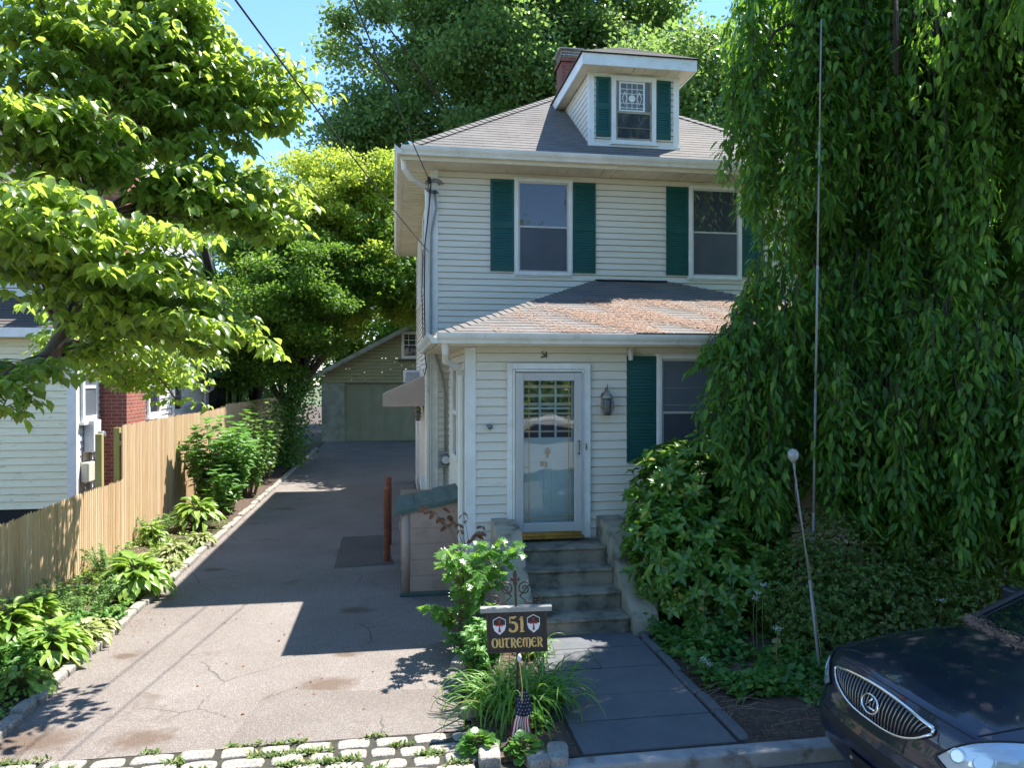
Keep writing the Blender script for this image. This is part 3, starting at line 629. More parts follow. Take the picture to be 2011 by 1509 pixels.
# side windows (walls facing -X): build turned
def side_window(x, y0, y1, z0, z1, par=house, shut=None):
    b = MB(); f = .07
    for a, c in (((x - .05, y0, z0), (x + .01, y0 + f, z1)), ((x - .05, y1 - f, z0), (x + .01, y1, z1)), ((x - .05, y0 + f, z1 - f), (x + .01, y1 - f, z1)), ((x - .05, y0 + f, z0), (x + .01, y1 - f, z0 + f)),
                 ((x - .045, y0 + f, (z0 + z1) / 2 - .03), (x, y1 - f, (z0 + z1) / 2 + .03))): b.box(a, c)
    wn = b.build('window', M['white'], par, bevel=.006)
    b = MB(); b.box((x - .03, y0 + f, z0 + f), (x - .004, y1 - f, z1 - f)); b.build('pane', M['glass'], wn)
    if shut:
        for ya, yb in ((y0 - shut - .01, y0 - .01), (y1 + .01, y1 + shut + .01)):
            b = MB(); b.box((x - .03, ya, z0), (x - .008, ya + .04, z1)); b.box((x - .03, yb - .04, z0), (x - .008, yb, z1)); b.box((x - .012, ya + .04, z0), (x - .009, yb - .04, z1))
            n = int((z1 - z0) / .045)
            for i in range(n):
                z = z0 + (i + .5) * (z1 - z0) / n; e = (z1 - z0) / n * .42
                b.face([(x - .030, ya + .04, z - e), (x - .030, yb - .04, z - e), (x - .014, yb - .04, z + e), (x - .014, ya + .04, z + e)])
            b.build('shutter', M['wshut'], par)
    return wn
side_window(PX0, 10.15, 10.95, 1.65, 3.0, shut=.36)
side_window(XL, 14.0, 14.9, 4.5, 6.0, shut=.3); side_window(XL, 17.2, 18.0, 4.5, 6.0, shut=.3); side_window(XL, 16.6, 17.4, 1.9, 3.2)

# dormer
dz0, dz1, dx0, dx1, dyf = 6.79, 8.05, 3.28, 4.855, 12.2
b = MB()
b.lapped((0, dyf, dz0), X_, Z_, -Y_, lambda v: dx0, lambda v: dx1, dz1 - dz0, .104, .016, gap=.009)
def side_tri(sg, x):
    z = dz0
    while z < dz1:
        e = min(z + .104, dz1); y_a = EY0 + (z - EZ) / SL; y_b = EY0 + (e - EZ) / SL
        a = (x + sg * .013, dyf, z); c = (x + sg * .013, max(dyf, y_a), z); d = (x + sg * .001, max(dyf, y_b), e); f = (x + sg * .001, dyf, e)
        b.face([a, c, d, f]); b.face([(x, dyf, z), (x, y_a, z), c, a]); z = e
side_tri(-1, dx0); side_tri(1, dx1)
dorm = b.build('dormer', M['siding'], house)
b = MB()
for x0, x1 in ((dx0 - .02, dx0 + .085), (dx1 - .085, dx1 + .02)): b.box((x0, dyf - .022, dz0 - .01), (x1, dyf + .03, dz1 - .002))
b.box((dx0 + .086, dyf - .02, dz1 - .10), (dx1 - .086, dyf + .01, dz1 - .003)); b.build('corner_board', M['white'], dorm, bevel=.004)
# thing > part > sub-part: dormer window pieces are children of the dormer
def flat(name, mat, boxes, par, bevel=.004):
    b = MB()
    for a, c in boxes: b.box(a, c)
    return b.build(name, mat, par, bevel=bevel)
wx0, wx1, wz0, wz1 = 3.66, 4.45, 6.83, 7.97
flat('window_frame', M['white'], [((wx0, dyf - .06, wz0), (wx0 + .075, dyf + .01, wz1)), ((wx1 - .075, dyf - .06, wz0), (wx1, dyf + .01, wz1)), ((wx0 + .075, dyf - .06, wz1 - .08), (wx1 - .075, dyf + .01, wz1)), ((wx0 + .075, dyf - .06, wz0), (wx1 - .075, dyf + .01, wz0 + .05)), ((wx0 - .03, dyf - .085, wz0 - .035), (wx1 + .03, dyf - .0, wz0))], dorm)
zm = 7.36; ix0, ix1 = wx0 + .075, wx1 - .075
flat('sash', M['conc2'], [((ix0, dyf - .04, wz0 + .05), (ix0 + .03, dyf - .01, wz1 - .08)), ((ix1 - .03, dyf - .04, wz0 + .05), (ix1, dyf - .01, wz1 - .08)), ((ix0 + .03, dyf - .042, zm - .02), (ix1 - .03, dyf - .01, zm + .02)), ((ix0 + .03, dyf - .04, wz0 + .05), (ix1 - .03, dyf - .01, wz0 + .09)), ((ix0 + .03, dyf - .038, zm - .27), (ix1 - .03, dyf - .01, zm - .262))], dorm, .002)
flat('pane', M['glass'], [((ix0 + .03, dyf - .028, wz0 + .09), (ix1 - .03, dyf - .012, zm - .02))], dorm, 0)
# upper leaded sash: white screen with came pattern
flat('leaded_pane', M['shade'], [((ix0 + .03, dyf - .026, zm + .02), (ix1 - .03, dyf - .012, wz1 - .08))], dorm, 0)
b = MB(); cx, cz = (ix0 + ix1) / 2 - .03, zm + .24; yy = dyf - .032
b.lathe([(.06, 0), (.06, .004)], (cx, yy - .002, cz), 20, 'y')
for t in (-.09, 0, .09): b.box((cx + t - .0045, yy, zm + .05), (cx + t + .0045, yy + .005, wz1 - .11))
for t in (-.16, -.08, .08, .16): b.box((cx - .2, yy + .001, cz + t - .005), (cx + .2, yy + .0055, cz + t + .005))
for sg in (-1, 1):
    b.tube([(cx + sg * .13, yy, cz + .11), (cx + sg * .17, yy, cz), (cx + sg * .13, yy, cz - .11), (cx + sg * .09, yy, cz), (cx + sg * .13, yy, cz + .11)], .007, 5)
b.build('lead_came', M['white'], dorm)
flat('window_frame', M['white'], [((cx - .23, yy + .0, zm + .02), (cx - .2, yy + .012, wz1 - .08)), ((cx + .2, yy, zm + .02), (cx + .23, yy + .012, wz1 - .08)), ((cx - .2, yy, wz1 - .115), (cx + .2, yy + .012, wz1 - .085)), ((cx - .2, yy, zm + .022), (cx + .2, yy + .012, zm + .045))], dorm, .002)
shutter(3.395, 3.645, 6.93, 7.94, dyf, dorm); shutter(4.465, 4.72, 6.93, 7.94, dyf, dorm)
ox0, ox1, oy0, oz0, oz1 = 3.075, 5.06, 11.85, 8.0, 8.19
b = MB(); b.box((ox0, oy0, oz0), (ox1, oy0 + .025, oz1)); b.box((ox0, oy0 + .025, oz0), (ox0 + .025, 14.45, oz1)); b.box((ox1 - .025, oy0 + .025, oz0), (ox1, 14.45, oz1))
b.build('fascia', M['white'], dorm)
b = MB(); b.box((ox0 + .025, oy0 + .025, dz1 - .035), (ox1 - .025, dyf - .003, dz1 - .01)); b.box((ox0 + .025, dyf, dz1 - .035), (dx0 - .02, 14.2, dz1 - .01)); b.box((dx1 + .02, dyf, dz1 - .035), (ox1 - .025, 14.2, dz1 - .01))
for i in range(9): b.box((ox0 + .12 + i * .2, oy0 + .04, dz1 - .045), (ox0 + .15 + i * .2, dyf - .03, dz1 - .035))
b.build('soffit', M['soffit'], dorm)
ocx = (ox0 + ox1) / 2; hw = (ox1 - ox0) / 2 + .03; dr = .58; l4 = math.hypot(hw, dr)
b = MB(); oz = oz1 + .01
b.lapped((0, oy0 - .03, oz), X_, Vector((0, hw, dr)) / l4, Vector((0, -dr, hw)) / l4, lambda v: ox0 - .03 + v * hw / l4, lambda v: ox1 + .03 - v * hw / l4, l4, .14, .008)
b.lapped((ox0 - .03, 0, oz), -Y_, Vector((hw, 0, dr)) / l4, Vector((-dr, 0, hw)) / l4, lambda v: -15.6, lambda v: -(oy0 - .03) - v * hw / l4, l4, .14, .008)
b.lapped((ox1 + .03, 0, oz), Y_, Vector((-hw, 0, dr)) / l4, Vector((dr, 0, hw)) / l4, lambda v: (oy0 - .03) + v * hw / l4, lambda v: 15.6, l4, .14, .008)
b.build('dormer_roof', M['roof'], dorm)
b = MB(); b.box((ox0 - .03, oy0 - .03, oz1 + .0), (ox1 + .03, oy0 + .03, oz1 + .011)); b.box((ox0 - .03, oy0 + .03, oz1), (ox0 + .03, 14.5, oz1 + .011)); b.build('drip_edge', M['dark'], dorm)
# flashing at dormer foot and the chimney
b = MB(); b.box((dx0 - .03, dyf - .05, dz0 - .03), (dx1 + .03, dyf - .022, dz0 + .012)); b.build('flashing', M['white'], dorm)
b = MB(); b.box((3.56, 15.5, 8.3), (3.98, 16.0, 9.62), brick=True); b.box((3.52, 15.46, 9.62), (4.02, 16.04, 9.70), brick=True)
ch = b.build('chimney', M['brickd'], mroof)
b = MB()
for i in range(9):
    for (x0, y0, dx, dy) in ((3.56, 15.5, .051, 0), (3.56, 15.98, .051, 0), (3.56, 15.5, 0, .058), (3.97, 15.5, 0, .058)):
        b.box((x0 + dx * i - .004, y0 + dy * i - .004, 9.70), (x0 + dx * i + .004, y0 + dy * i + .004, 9.88))
b.box((3.54, 15.485, 9.76), (3.99, 15.494, 9.775)); b.box((3.54, 15.485, 9.82), (3.99, 15.494, 9.835)); b.box((3.5, 15.44, 9.88), (4.04, 16.04, 9.9)); b.build('spark_arrestor', M['grey_metal'], mroof)

# downspouts
def spout(pts, r=.036, n=4):
    b = MB(); b.tube(pts, r, n); b.build('downspout', M['gutter'], house)
spout([(EX0 + .02, EY0 + .1, EZ - .12), (EX0 + .03, EY0 + .12, 6.12), (.28, 11.9, 6.0), (.53, YF - .06, 5.93), (.545, YF - .06, 5.8), (.545, YF - .06, .45)], .045, 8)
spout([(QX0 + .09, QY0 + .0, QZ - .10), (QX0 + .10, QY0 + .03, 3.12), (.62, 9.0, 3.02), (.80, PYF + .02, 2.93), (.835, PYF + .10, 2.85), (.835, PYF + .10, .6)], .042, 8)
# front door: casing, storm door, inner door
dr_ = thing('storm_door', 'pale storm door with full leaded glass over light blue entry door', 'door', (1.925, PYF, .86))
dX0, dX1, dZ0, dZ1 = 1.50, 2.35, .86, 2.88
b = MB()
for a, c in (((1.405, PYF - .075, .78), (1.47, PYF + .01, 3.0)), ((2.38, PYF - .075, .78), (2.475, PYF + .01, 3.0)), ((1.47, PYF - .075, 2.925), (2.38, PYF + .01, 3.0))): b.box(a, c)
for a, c in (((1.472, PYF - .10, .80), (1.497, PYF - .02, 2.92)), ((2.353, PYF - .10, .80), (2.378, PYF - .02, 2.92)), ((1.499, PYF - .10, 2.893), (2.351, PYF - .02, 2.92))): b.box(a, c)
b.build('casing', M['white'], dr_, bevel=.006)
fy0, fy1 = PYF - .125, PYF - .09; st_ = .10
b = MB()
for a, c in (((dX0, fy0, dZ0), (dX0 + st_, fy1, dZ1)), ((dX1 - st_, fy0, dZ0), (dX1, fy1, dZ1)), ((dX0 + st_, fy0, dZ1 - .10), (dX1 - st_, fy1, dZ1)), ((dX0 + st_, fy0, dZ0 + .02), (dX1 - st_, fy1, dZ0 + .135))): b.box(a, c)
b.build('storm_frame', M['storm'], dr_, bevel=.006)
gx0, gx1, gz0, gz1 = dX0 + st_, dX1 - st_, dZ0 + .135, dZ1 - .10
b = MB(); b.face([(gx0, fy0 + .018, gz0), (gx1, fy0 + .018, gz0), (gx1, fy0 + .018, gz1), (gx0, fy0 + .018, gz1)]); b.build('storm_glass', M['clear'], dr_)
b = MB(); e = .004; gy = fy0 + .010
for x in (gx0 + .07, gx1 - .07): b.box((x - e, gy, gz0), (x + e, gy + .004, gz1))
for z in (gz0 + .07, gz1 - .07): b.box((gx0, gy + .0005, z - e), (gx1, gy + .0045, z + e))
for x0, x1, z in ((gx0, gx0 + .07, gz0 + 1.35 * .52), (gx1 - .07, gx1, gz0 + .68), (gx0, gx0 + .07, gz0 + 1.2), (gx1 - .07, gx1, gz0 + 1.2)): b.box((x0, gy + .0005, z - e), (x1, gy + .0045, z + e))
b.build('came', M['brass'], dr_)
b = MB(); b.box((dX0 + .02, fy0 - .004, dZ0 - .03), (dX1 - .01, fy1, dZ0 + .018)); b.box((dX0, fy0 - .05, dZ0 - .055), (dX1 + .02, PYF + .0, dZ0 - .032)); b.build('kick_strip', M['brass'], dr_)
b = MB(); b.tube([(dX1 - .045, fy0 - .035, 1.86), (dX1 - .045, fy0 - .035, 2.02)], .008, 8); b.box((dX1 - .055, fy0 - .035, 1.85), (dX1 - .035, fy0, 1.87)); b.box((dX1 - .055, fy0 - .035, 2.01), (dX1 - .035, fy0, 2.03)); b.box((dX1 + .06, PYF - .09, 1.9), (dX1 + .075, PYF - .078, 1.98)); b.build('handle', M['agedbrass'], dr_)
# inner door with nine lights on top and two panels below
iy = PYF - .035; b = MB()
b.box((dX0, iy, dZ0), (dX1, iy + .03, 1.98)); lx0, lx1, lz0, lz1 = dX0 + .12, dX1 - .12, 2.06, 2.80
for a, c in (((dX0, iy, 1.98), (lx0, iy + .03, dZ1)), ((lx1, iy, 1.98), (dX1, iy + .03, dZ1)), ((lx0, iy, 1.98), (lx1, iy + .03, lz0)), ((lx0, iy, lz1), (lx1, iy + .03, dZ1))): b.box(a, c)
for i in (1, 2):
    x = lx0 + (lx1 - lx0) * i / 3; b.box((x - .014, iy, lz0), (x + .014, iy + .02, lz1))
z = (lz0 + lz1) / 2; b.box((lx0, iy + .001, z - .014), (lx1, iy + .019, z + .014))
for x0 in (dX0 + .12, dX0 + .47):
    for a, c in (((x0, iy - .008, 1.1), (x0 + .26, iy, 1.115)), ((x0, iy - .008, 1.75), (x0 + .26, iy, 1.765)), ((x0, iy - .008, 1.115), (x0 + .012, iy, 1.75)), ((x0 + .248, iy - .008, 1.115), (x0 + .26, iy, 1.75))): b.box(a, c)
b.build('entry_door', M['door'], dr_, bevel=.003)
b = MB(); b.box((lx0, iy + .021, lz0), (lx1, iy + .028, lz1)); b.build('pane', M['glass'], dr_)
b = MB(); b.lathe([(.03, 0), (.036, .01), (.02, .02), (.018, .03)], (dX0 + .42, iy - .03, 1.88), 14, 'y'); b.box((dX0 + .405, iy - .018, 1.80), (dX0 + .435, iy - .008, 1.93)); b.box((dX0 + .33, iy - .02, 1.70), (dX0 + .38, iy - .008, 1.76)); b.box((dX0 + .39, iy - .02, 1.68), (dX0 + .42, iy - .008, 1.75)); b.build('door_knocker', M['agedbrass'], dr_)
# house number
def ribbon(b, pts, O, U, V, Nn, d=.004):
    """flat stroke: pts = (x, y, halfwidth)"""
    O, U, V, Nn = map(Vector, (O, U, V, Nn)); A, B = [], []
    for i, (x, y, hwid) in enumerate(pts):
        p0 = pts[max(i - 1, 0)]; p1 = pts[min(i + 1, len(pts) - 1)]; dx, dy = p1[0] - p0[0], p1[1] - p0[1]; l = math.hypot(dx, dy) or 1
        nx, ny = -dy / l * hwid, dx / l * hwid
        A.append(O + U * (x + nx) + V * (y + ny) + Nn * d); B.append(O + U * (x - nx) + V * (y - ny) + Nn * d)
    for i in range(len(A) - 1):
        b.face([A[i], B[i], B[i + 1], A[i + 1]])
        for Q in (A, B): b.face([Q[i], Q[i + 1], Q[i + 1] - Nn * d, Q[i] - Nn * d])
def arc(cx, cy, rx, ry, a0, a1, w0=.06, w1=None, n=12):
    """stroke along an ellipse, thick at the sides (pen angle)"""
    w1 = w0 if w1 is None else w1; o = []
    for i in range(n + 1):
        a = R(a0 + (a1 - a0) * i / n); o.append((cx + rx * math.cos(a), cy + ry * math.sin(a), w1 + (w0 - w1) * abs(math.cos(a))))
    return o
T_, N_ = .10, .035
GL = {  # decorative round hand lettering, unit height 1
 '5': [[(.10, .98, N_), (.10, .58, N_)], [(.08, .96, N_), (.3, .93, T_ * .8), (.52, 1.0, N_)], arc(.28, .33, .26, .30, 110, -150, T_, N_ + .02), [(.03, .18, .07), (.1, .2, .07)]],
 '1': [[(.08, .78, N_), (.2, .95, N_ + .02)], [(.2, 1.0, T_ * .8), (.22, .5, T_), (.2, .04, T_ * .8)], [(.06, .02, N_), (.36, .02, N_)]],
 'O': [arc(.38, .45, .30, .44, 0, 360, T_ * 1.15, N_, 20)],
 'U': [[(.02, .86, N_), (.14, .84, T_), (.15, .3, T_)], arc(.34, .26, .19, .24, 180, 360, T_, N_), [(.54, .86, T_), (.54, .1, T_), (.64, .0, N_)], [(.44, .9, N_), (.56, .88, T_)]],
 'T': [[(.0, .74, N_), (.08, .86, T_ * .9), (.5, .84, T_ * .7), (.66, .96, N_)], arc(.42, .32, .22, .34, 150, 300, T_, N_), [(.30, .8, .05), (.24, .5, T_)]],
 'R': [[(.14, .9, T_), (.14, .0, T_ * .8)], arc(.26, .64, .26, .24, 110, -110, T_, N_), [(.22, .44, N_), (.42, .24, T_), (.58, -.06, T_ * .8), (.68, -.02, N_)], [(.0, .9, N_), (.2, .9, N_)], [(.02, .0, N_), (.24, .0, N_)]],
 'E': [arc(.36, .44, .30, .44, 55, 320, T_ * 1.1, N_, 18), [(.12, .46, N_), (.5, .5, N_ + .02)], [(.5, .82, .05), (.58, .70, .06)]],
 'M': [[(.10, .62, T_), (.08, .25, T_), (.2, .0, N_)], arc(.29, .58, .19, .30, 180, 0, T_, N_), [(.48, .62, T_), (.48, .0, T_ * .8)], arc(.68, .58, .20, .30, 180, 0, T_, N_), [(.88, .6, T_), (.88, .12, T_), (.72, -.14, N_)], [(.40, .0, N_), (.56, .0, N_)]],
}
WID = {'5': .66, '1': .5, 'O': .80, 'U': .74, 'T': .72, 'R': .74, 'E': .70, 'M': 1.04}
def lettering(b, txt, O, U, V, Nn, h, width):
    tot = sum(WID[c] for c in txt); sx = width / tot; x = 0
    for c in txt:
        for s in GL[c]: ribbon(b, [((x + px) * sx, py * h, w_ * (sx + h) / 2) for px, py, w_ in s], O, U, V, Nn)
        x += WID[c]
b = MB(); p = at(1062, 703, PYF); lettering(b, '51', (p.x, PYF - .02, p.z), X_, Z_, -Y_, .082, .09)
tag(b.build('house_number', M['black'], None), 'small black numerals 51 on the siding above the storm door', 'house number')

# lantern, decorations ---------------------------------------------
def lantern(x, y, z, out, label):
    t = thing('wall_lantern', label, 'lamp', (x, y, z)); o = Vector(out); c = Vector((x, y, z)) + o * .12
    b = MB(); wv = Z_.cross(o)
    b.tube([Vector((x, y, z + .09)), Vector((x, y, z + .09)) + o * .015], .055, 12)
    b.tube([Vector((x, y, z + .09)) + o * .01, Vector((x, y, z + .19)) + o * .05, c + Z_ * .20, c + Z_ * .15], .010, 6); b.tube([c + Z_ * .2, c + Z_ * .245], .006, 6); b.build('bracket', M['agedbrass'], t)
    b = MB(); b.lathe([(.022, .155), (.075, .085), (.08, .07), (.06, .06)], c, 12); b.build('cap', M['grey_metal'], t, smooth=True)
    b = MB(); b.lathe([(.050, .06), (.062, 0), (.055, -.09), (.035, -.14)], c, 14); b.build('lamp_glass', M['shade'], t, smooth=True)
    b = MB()
    for k in range(6):
        a = k * math.pi / 3; q = lambda r, h: c + Vector((r * math.cos(a), r * math.sin(a), h))
        b.tube([q(.07, .07), q(.085, 0), q(.08, -.08), q(.05, -.15)], .0045, 5)
    for r, h in ((.086, .0), (.082, -.055)):
        b.tube([c + Vector((r * math.cos(a), r * math.sin(a), h)) for a in np.linspace(0, 2 * math.pi, 17)], .004, 5, False)
    b.lathe([(.052, -.155), (.055, -.145), (.03, -.14)], c, 12); b.build('cage', M['agedbrass'], t)
p = at(1187, 792, PYF); lantern(p.x, PYF - .01, p.z, (0, -1, 0), 'brass caged wall lantern on the siding right of the storm door')
p = at(823, 812, 15.2); lantern(XL - .01, 15.2, p.z, (-1, 0, 0), 'wall lantern on the driveway side wall under the tan awning')
t = thing('wall_ornament', 'small blue and white ceramic ornament on the siding left of the storm door', 'ornament', tuple(at(961, 838, PYF)))
c = at(961, 838, PYF); c.y = PYF - .05; b = MB(); b.lathe([(.012, 0), (.032, .012), (.036, .035), (.02, .05)], c + Vector((0, -.05, 0)), 12, 'y'); b.build('body', M['shade'], t, smooth=True)
b = MB(); b.tube([c + Vector((-.045, 0, .03)), c + Vector((-.02, 0, -.01)), c + Vector((0, 0, -.03)), c + Vector((.03, 0, -.01))], [.006, .014, .016, .008], 6); b.tube([c, c + Vector((.0, .04, 0))], .01, 6); b.build('flourish', pm('blue_ceramic', (.03, .05, .22), (.1, .12, .3), 30, .3), t)
b = MB(); b.tube([c + Vector((.012, -.02, .03)), c + Vector((.016, -.03, .045))], .010, 8); b.tube([c + Vector((.016, -.02, -.05)), c + Vector((.018, -.02, .04))], .005, 6); b.build('spout', M['plastic'], t)
# small flood light under porch soffit
t = thing('spot_light', 'small white spotlight under the porch soffit above the green shutter', 'lamp', (3.0, PYF - .06, 3.2))
b = MB(); b.lathe([(.02, -.16), (.03, -.15), (.035, -.05), (.045, -.045), (.045, -.03)], (3.0, PYF - .09, 3.2), 12); b.build('lamp_body', M['plastic'], t, smooth=True)
b = MB(); b.box((2.975, PYF - .11, 3.17), (3.025, PYF - .07, 3.2)); b.build('bracket', M['plastic'], t)
# meter
mc = at(874, 902, YF); t = thing('electric_meter', 'round glass electric meter on grey box beside the porch corner', 'meter', tuple(mc))
b = MB(); b.box((mc.x - .12, YF - .09, mc.z - .13), (mc.x + .12, YF - .012, mc.z + .13)); b.build('meter_box', M['grey_metal'], t, bevel=.01)
b = MB(); b.lathe([(.085, -.06), (.098, -.05), (.10, 0)], (mc.x, YF - .092, mc.z), 24, 'y'); b.build('meter_dial', M['shade'], t, smooth=True)
b = MB(); b.lathe([(.062, -.004), (.062, 0)], (mc.x, YF - .153, mc.z), 24, 'y'); b.box((mc.x - .04, YF - .16, mc.z + .01), (mc.x + .04, YF - .156, mc.z + .03)); b.build('dial_face', M['plastic'], t)
b = MB(); b.tube([(.66, YF - .05, 5.9), (.69, YF - .05, 5.6), (.61, YF - .055, 5.2), (.60, YF - .055, 3.6), (.64, YF - .05, 3.3), (mc.x - .06, YF - .05, 2.85), (mc.x - .01, YF - .05, 2.6), (mc.x, YF - .05, mc.z + .13)], .018, 8); b.tube([(mc.x - .02, YF - .04, mc.z - .13), (mc.x - .02, YF - .04, .3)], .016, 8)
tag(b.build('conduit', M['grey_metal'], None, smooth=True), 'grey service conduit running down the corner to the round meter', 'conduit')
# cables at corner
b = MB(); A_ = at(843, 356, YF - .03)
for k in range(3):
    r = .10 + .03 * k; b.tube([(A_.x + .02 + r * math.cos(t) + .06, YF - .09 - .01 * k, A_.z - .10 + r * .75 * math.sin(t)) for t in np.linspace(.3, 5.2, 12)], .008, 5)
b.tube([(A_.x + .03, YF - .08, A_.z), (A_.x + .0, YF - .13, A_.z - .4), (.50, YF - .12, 5.0), (.49, YF - .12, 4.2), (.50, YF - .12, 3.45)], .011, 5)
b.tube([(.47, YF - .12, 4.9), (.45, YF - .13, 4.2), (.47, YF - .12, 3.5), (.52, YF - .14, 3.0), (.49, YF - .14, 2.86), (.47, YF - .14, 2.95)], .009, 5)
b.box((A_.x - .03, YF - .14, A_.z - .05), (A_.x + .02, YF - .06, A_.z + .04))
tag(b.build('cable_loop', M['cable'], None), 'loops of black cable hanging on the upper left corner of the cream house', 'cable')
def wire(p, q, sag, r, label, r0=None):
    p, q = Vector(p), Vector(q); pts = [p.lerp(q, i / 30) - Z_ * (4 * sag * (i / 30) * (1 - i / 30)) for i in range(31)]
    b = MB(); b.tube(pts, r, 6); tag(b.build('power_line', M['cable'], None, smooth=True), label, 'power line')
a1 = Vector((.56, 12.1, 6.07)); m1 = Vector((-.32, 6.15, 5.89)); 
def through(a, m, t, sag):   # far end so that the sagging wire passes through m at fraction t
    d = 4 * sag * t * (1 - t); return a + (m + Z_ * d - a) / t
wire(a1, through(a1, m1, .26, .42), .42, .008, 'dark service wire running overhead to the upper corner of the house')
a2 = Vector((.56, 12.1, 4.88)); m2 = Vector((-.81, 4.02, 4.77))
wire(a2, through(a2, m2, .35, .35), .35, .0065, 'thin black wire crossing the blue sky past the dogwood leaves')
# awning, AC
b = MB(); ay0, ay1 = 14.75, 16.3; x0, x1 = -.22, XL - .01; zt, zb_, zl = 2.87, 2.26, 2.50
b.prism([(x1, zt), (x0, zl), (x0, zb_), (x0 + .012, zb_), (x0 + .012, zl - .01), (x1, zt - .012)], (0, ay0, 0), X_, Z_, Y_, ay1 - ay0)
for yy in (ay0 - .004, ay1 - .006): b.prism([(x1, zt), (x0, zl), (x0, zb_), (x1, zb_)], (0, yy, 0), X_, Z_, Y_, .01)
b.build('awning', M['awn'], house)
t = thing('air_conditioner', 'white window air conditioner above the tan awning', 'air conditioner', (.5, 15.6, 2.9))
b = MB(); b.box((.22, 16.7, 2.72), (.6, 17.3, 3.0)); b.build('casing', M['plastic'], t, bevel=.01)
b = MB(); [b.box((.27 + i * .03, 16.69, 2.76), (.28 + i * .03, 16.7, 2.96)) for i in range(10)]; b.build('grille', M['grey_metal'], t)
b = MB(); b.tube([(.57, 13.1, .0), (.57, 13.1, 1.5)], .03, 8); b.build('vent_pipe', M['white'], house); b = MB(); b.box((.50, 14.1, .2), (.6, 14.5, .9)); b.build('utility_cover', M['white'], house, bevel=.01); b = MB(); b.box((.55, 18.2, .1), (.62, 19.2, 2.1)); b.build('side_door', M['white'], house, bevel=.01)

# front steps ------------------------------------------------------
steps = thing('front_steps', 'weathered concrete front steps with curved cheek walls', 'steps', (2.03, 8.4, 0))
b = MB(); SX0, SX1 = 1.50, 2.56
tops = [(.76, 8.72, PYF - .02), (.57, 8.42, 8.72), (.38, 8.12, 8.42), (.19, 7.80, 8.12)]
for zt, y0, y1 in tops:
    b.box((SX0, y0 - .025, zt - .035), (SX1, PYF - .03 if zt > .7 else y1 + .02, zt)); b.box((SX0, y0, -.05), (SX1, y1 + .01 if zt < .7 else PYF - .03, zt - .036))
b.build('step_flight', M['conc'], steps, bevel=.012, seg=3)
def cheek(x0, x1):
    top = [(9.18, 1.05), (8.75, 1.02), (8.66, .99), (8.60, .93), (8.50, .80), (8.30, .63), (8.0, .42), (7.75, .24), (7.70, .16), (7.68, 0)]
    b = MB(); b.prism([(y, z) for y, z in top] + [(9.18, 0)], (x0, 0, 0), Y_, Z_, X_, x1 - x0)
    b.build('cheek_wall', M['conc2'], steps, bevel=.015, seg=3)
cheek(1.20, 1.497); cheek(2.563, 2.86)

# storage bin -------------------------------------------------------
bin_ = thing('storage_bin', 'tan plastic outdoor storage bin with dark green lid beside the porch', 'storage bin', (.47, 10.15, 0))
bx0, bx1, by0, by1 = .09, .86, 9.58, 10.75
b = MB(); b.prism([(bx0 + .02, .05), (bx1 - .01, .05), (bx1 - .01, 1.215), (bx0 + .02, 1.07)], (0, by0, 0), X_, Z_, Y_, .04)
for i in range(1, 6): b.box((bx0 + .115, by0 - .008, .06 + (i - 1) * .205), (bx1 - .04, by0, .06 + i * .205 - .012))
b.box((bx1 - .05, by0 + .04, .05), (bx1, by1, 1.2)); b.box((bx0, by1 - .04, .05), (bx1, by1, 1.2)); b.build('side_panel', M['tan'], bin_, bevel=.006)
b = MB(); b.box((bx0 + .02, by0 + .02, .06), (bx0 + .055, (by0 + by1) / 2 - .004, 1.06)); b.box((bx0 + .02, (by0 + by1) / 2 + .004, .06), (bx0 + .055, by1 - .05, 1.06)); b.build('door', M['tan'], bin_, bevel=.01)
b = MB(); b.lathe([(.055, .05), (.055, 1.08)], (bx0 + .06, by0 + .02, 0), 12); b.build('corner_post', M['tan'], bin_, smooth=True)
b = MB(); b.box((bx0 - .02, by0 - .03, 0), (bx1 + .01, by1, .055)); b.build('base_tray', M['teal'], bin_, bevel=.012)
b = MB(); lz = lambda x: 1.11 + (x - bx0) / (bx1 - bx0) * .15
n = 12
for i in range(n):
    xa, xb = bx0 - .06 + i * (bx1 - bx0 + .12) / n, bx0 - .06 + (i + 1) * (bx1 - bx0 + .12) / n
    ra, rb = (lz(xa), lz(xb)); bump_ = .012 if i % 3 else 0
    b.prism([(xa, ra - .045), (xb, rb - .045), (xb, rb + bump_), (xa, ra + bump_)], (0, by0 - .06, 0), X_, Z_, Y_, by1 - by0 + .1)
b.build('lid', M['teal'], bin_, bevel=.008)
b = MB(); b.box((bx0 - .02, 9.95, .78), (bx0 + .02, 10.02, .90)); b.box((bx0 + .3, by0 + .2, 1.2), (bx0 + .33, by0 + .23, 1.215)); b.build('latch', M['grey_metal'], bin_, bevel=.004)
for (px, py, top, lab) in ((759.5, 1103, 938 + 20, 'rusty steel bollard, front one of the pair beside the storage bin'), (762.5, 1070, 937, 'rusty steel bollard standing behind the taller looking one by the bin')):
    g = gr(px, py); d = math.hypot(g.x, g.y); zt = at(px, top, g.y).z; b = MB()
    b.lathe([(.054, 0), (.054, zt - .01), (.048, zt), (.046, zt)], (g.x, g.y, 0), 20); b.lathe([(.07, 0), (.06, .012)], (g.x, g.y, 0), 12)
    tag(b.build('bollard', M['rust'], None, smooth=False), lab, 'bollard', 'rusty bollards by the bin')

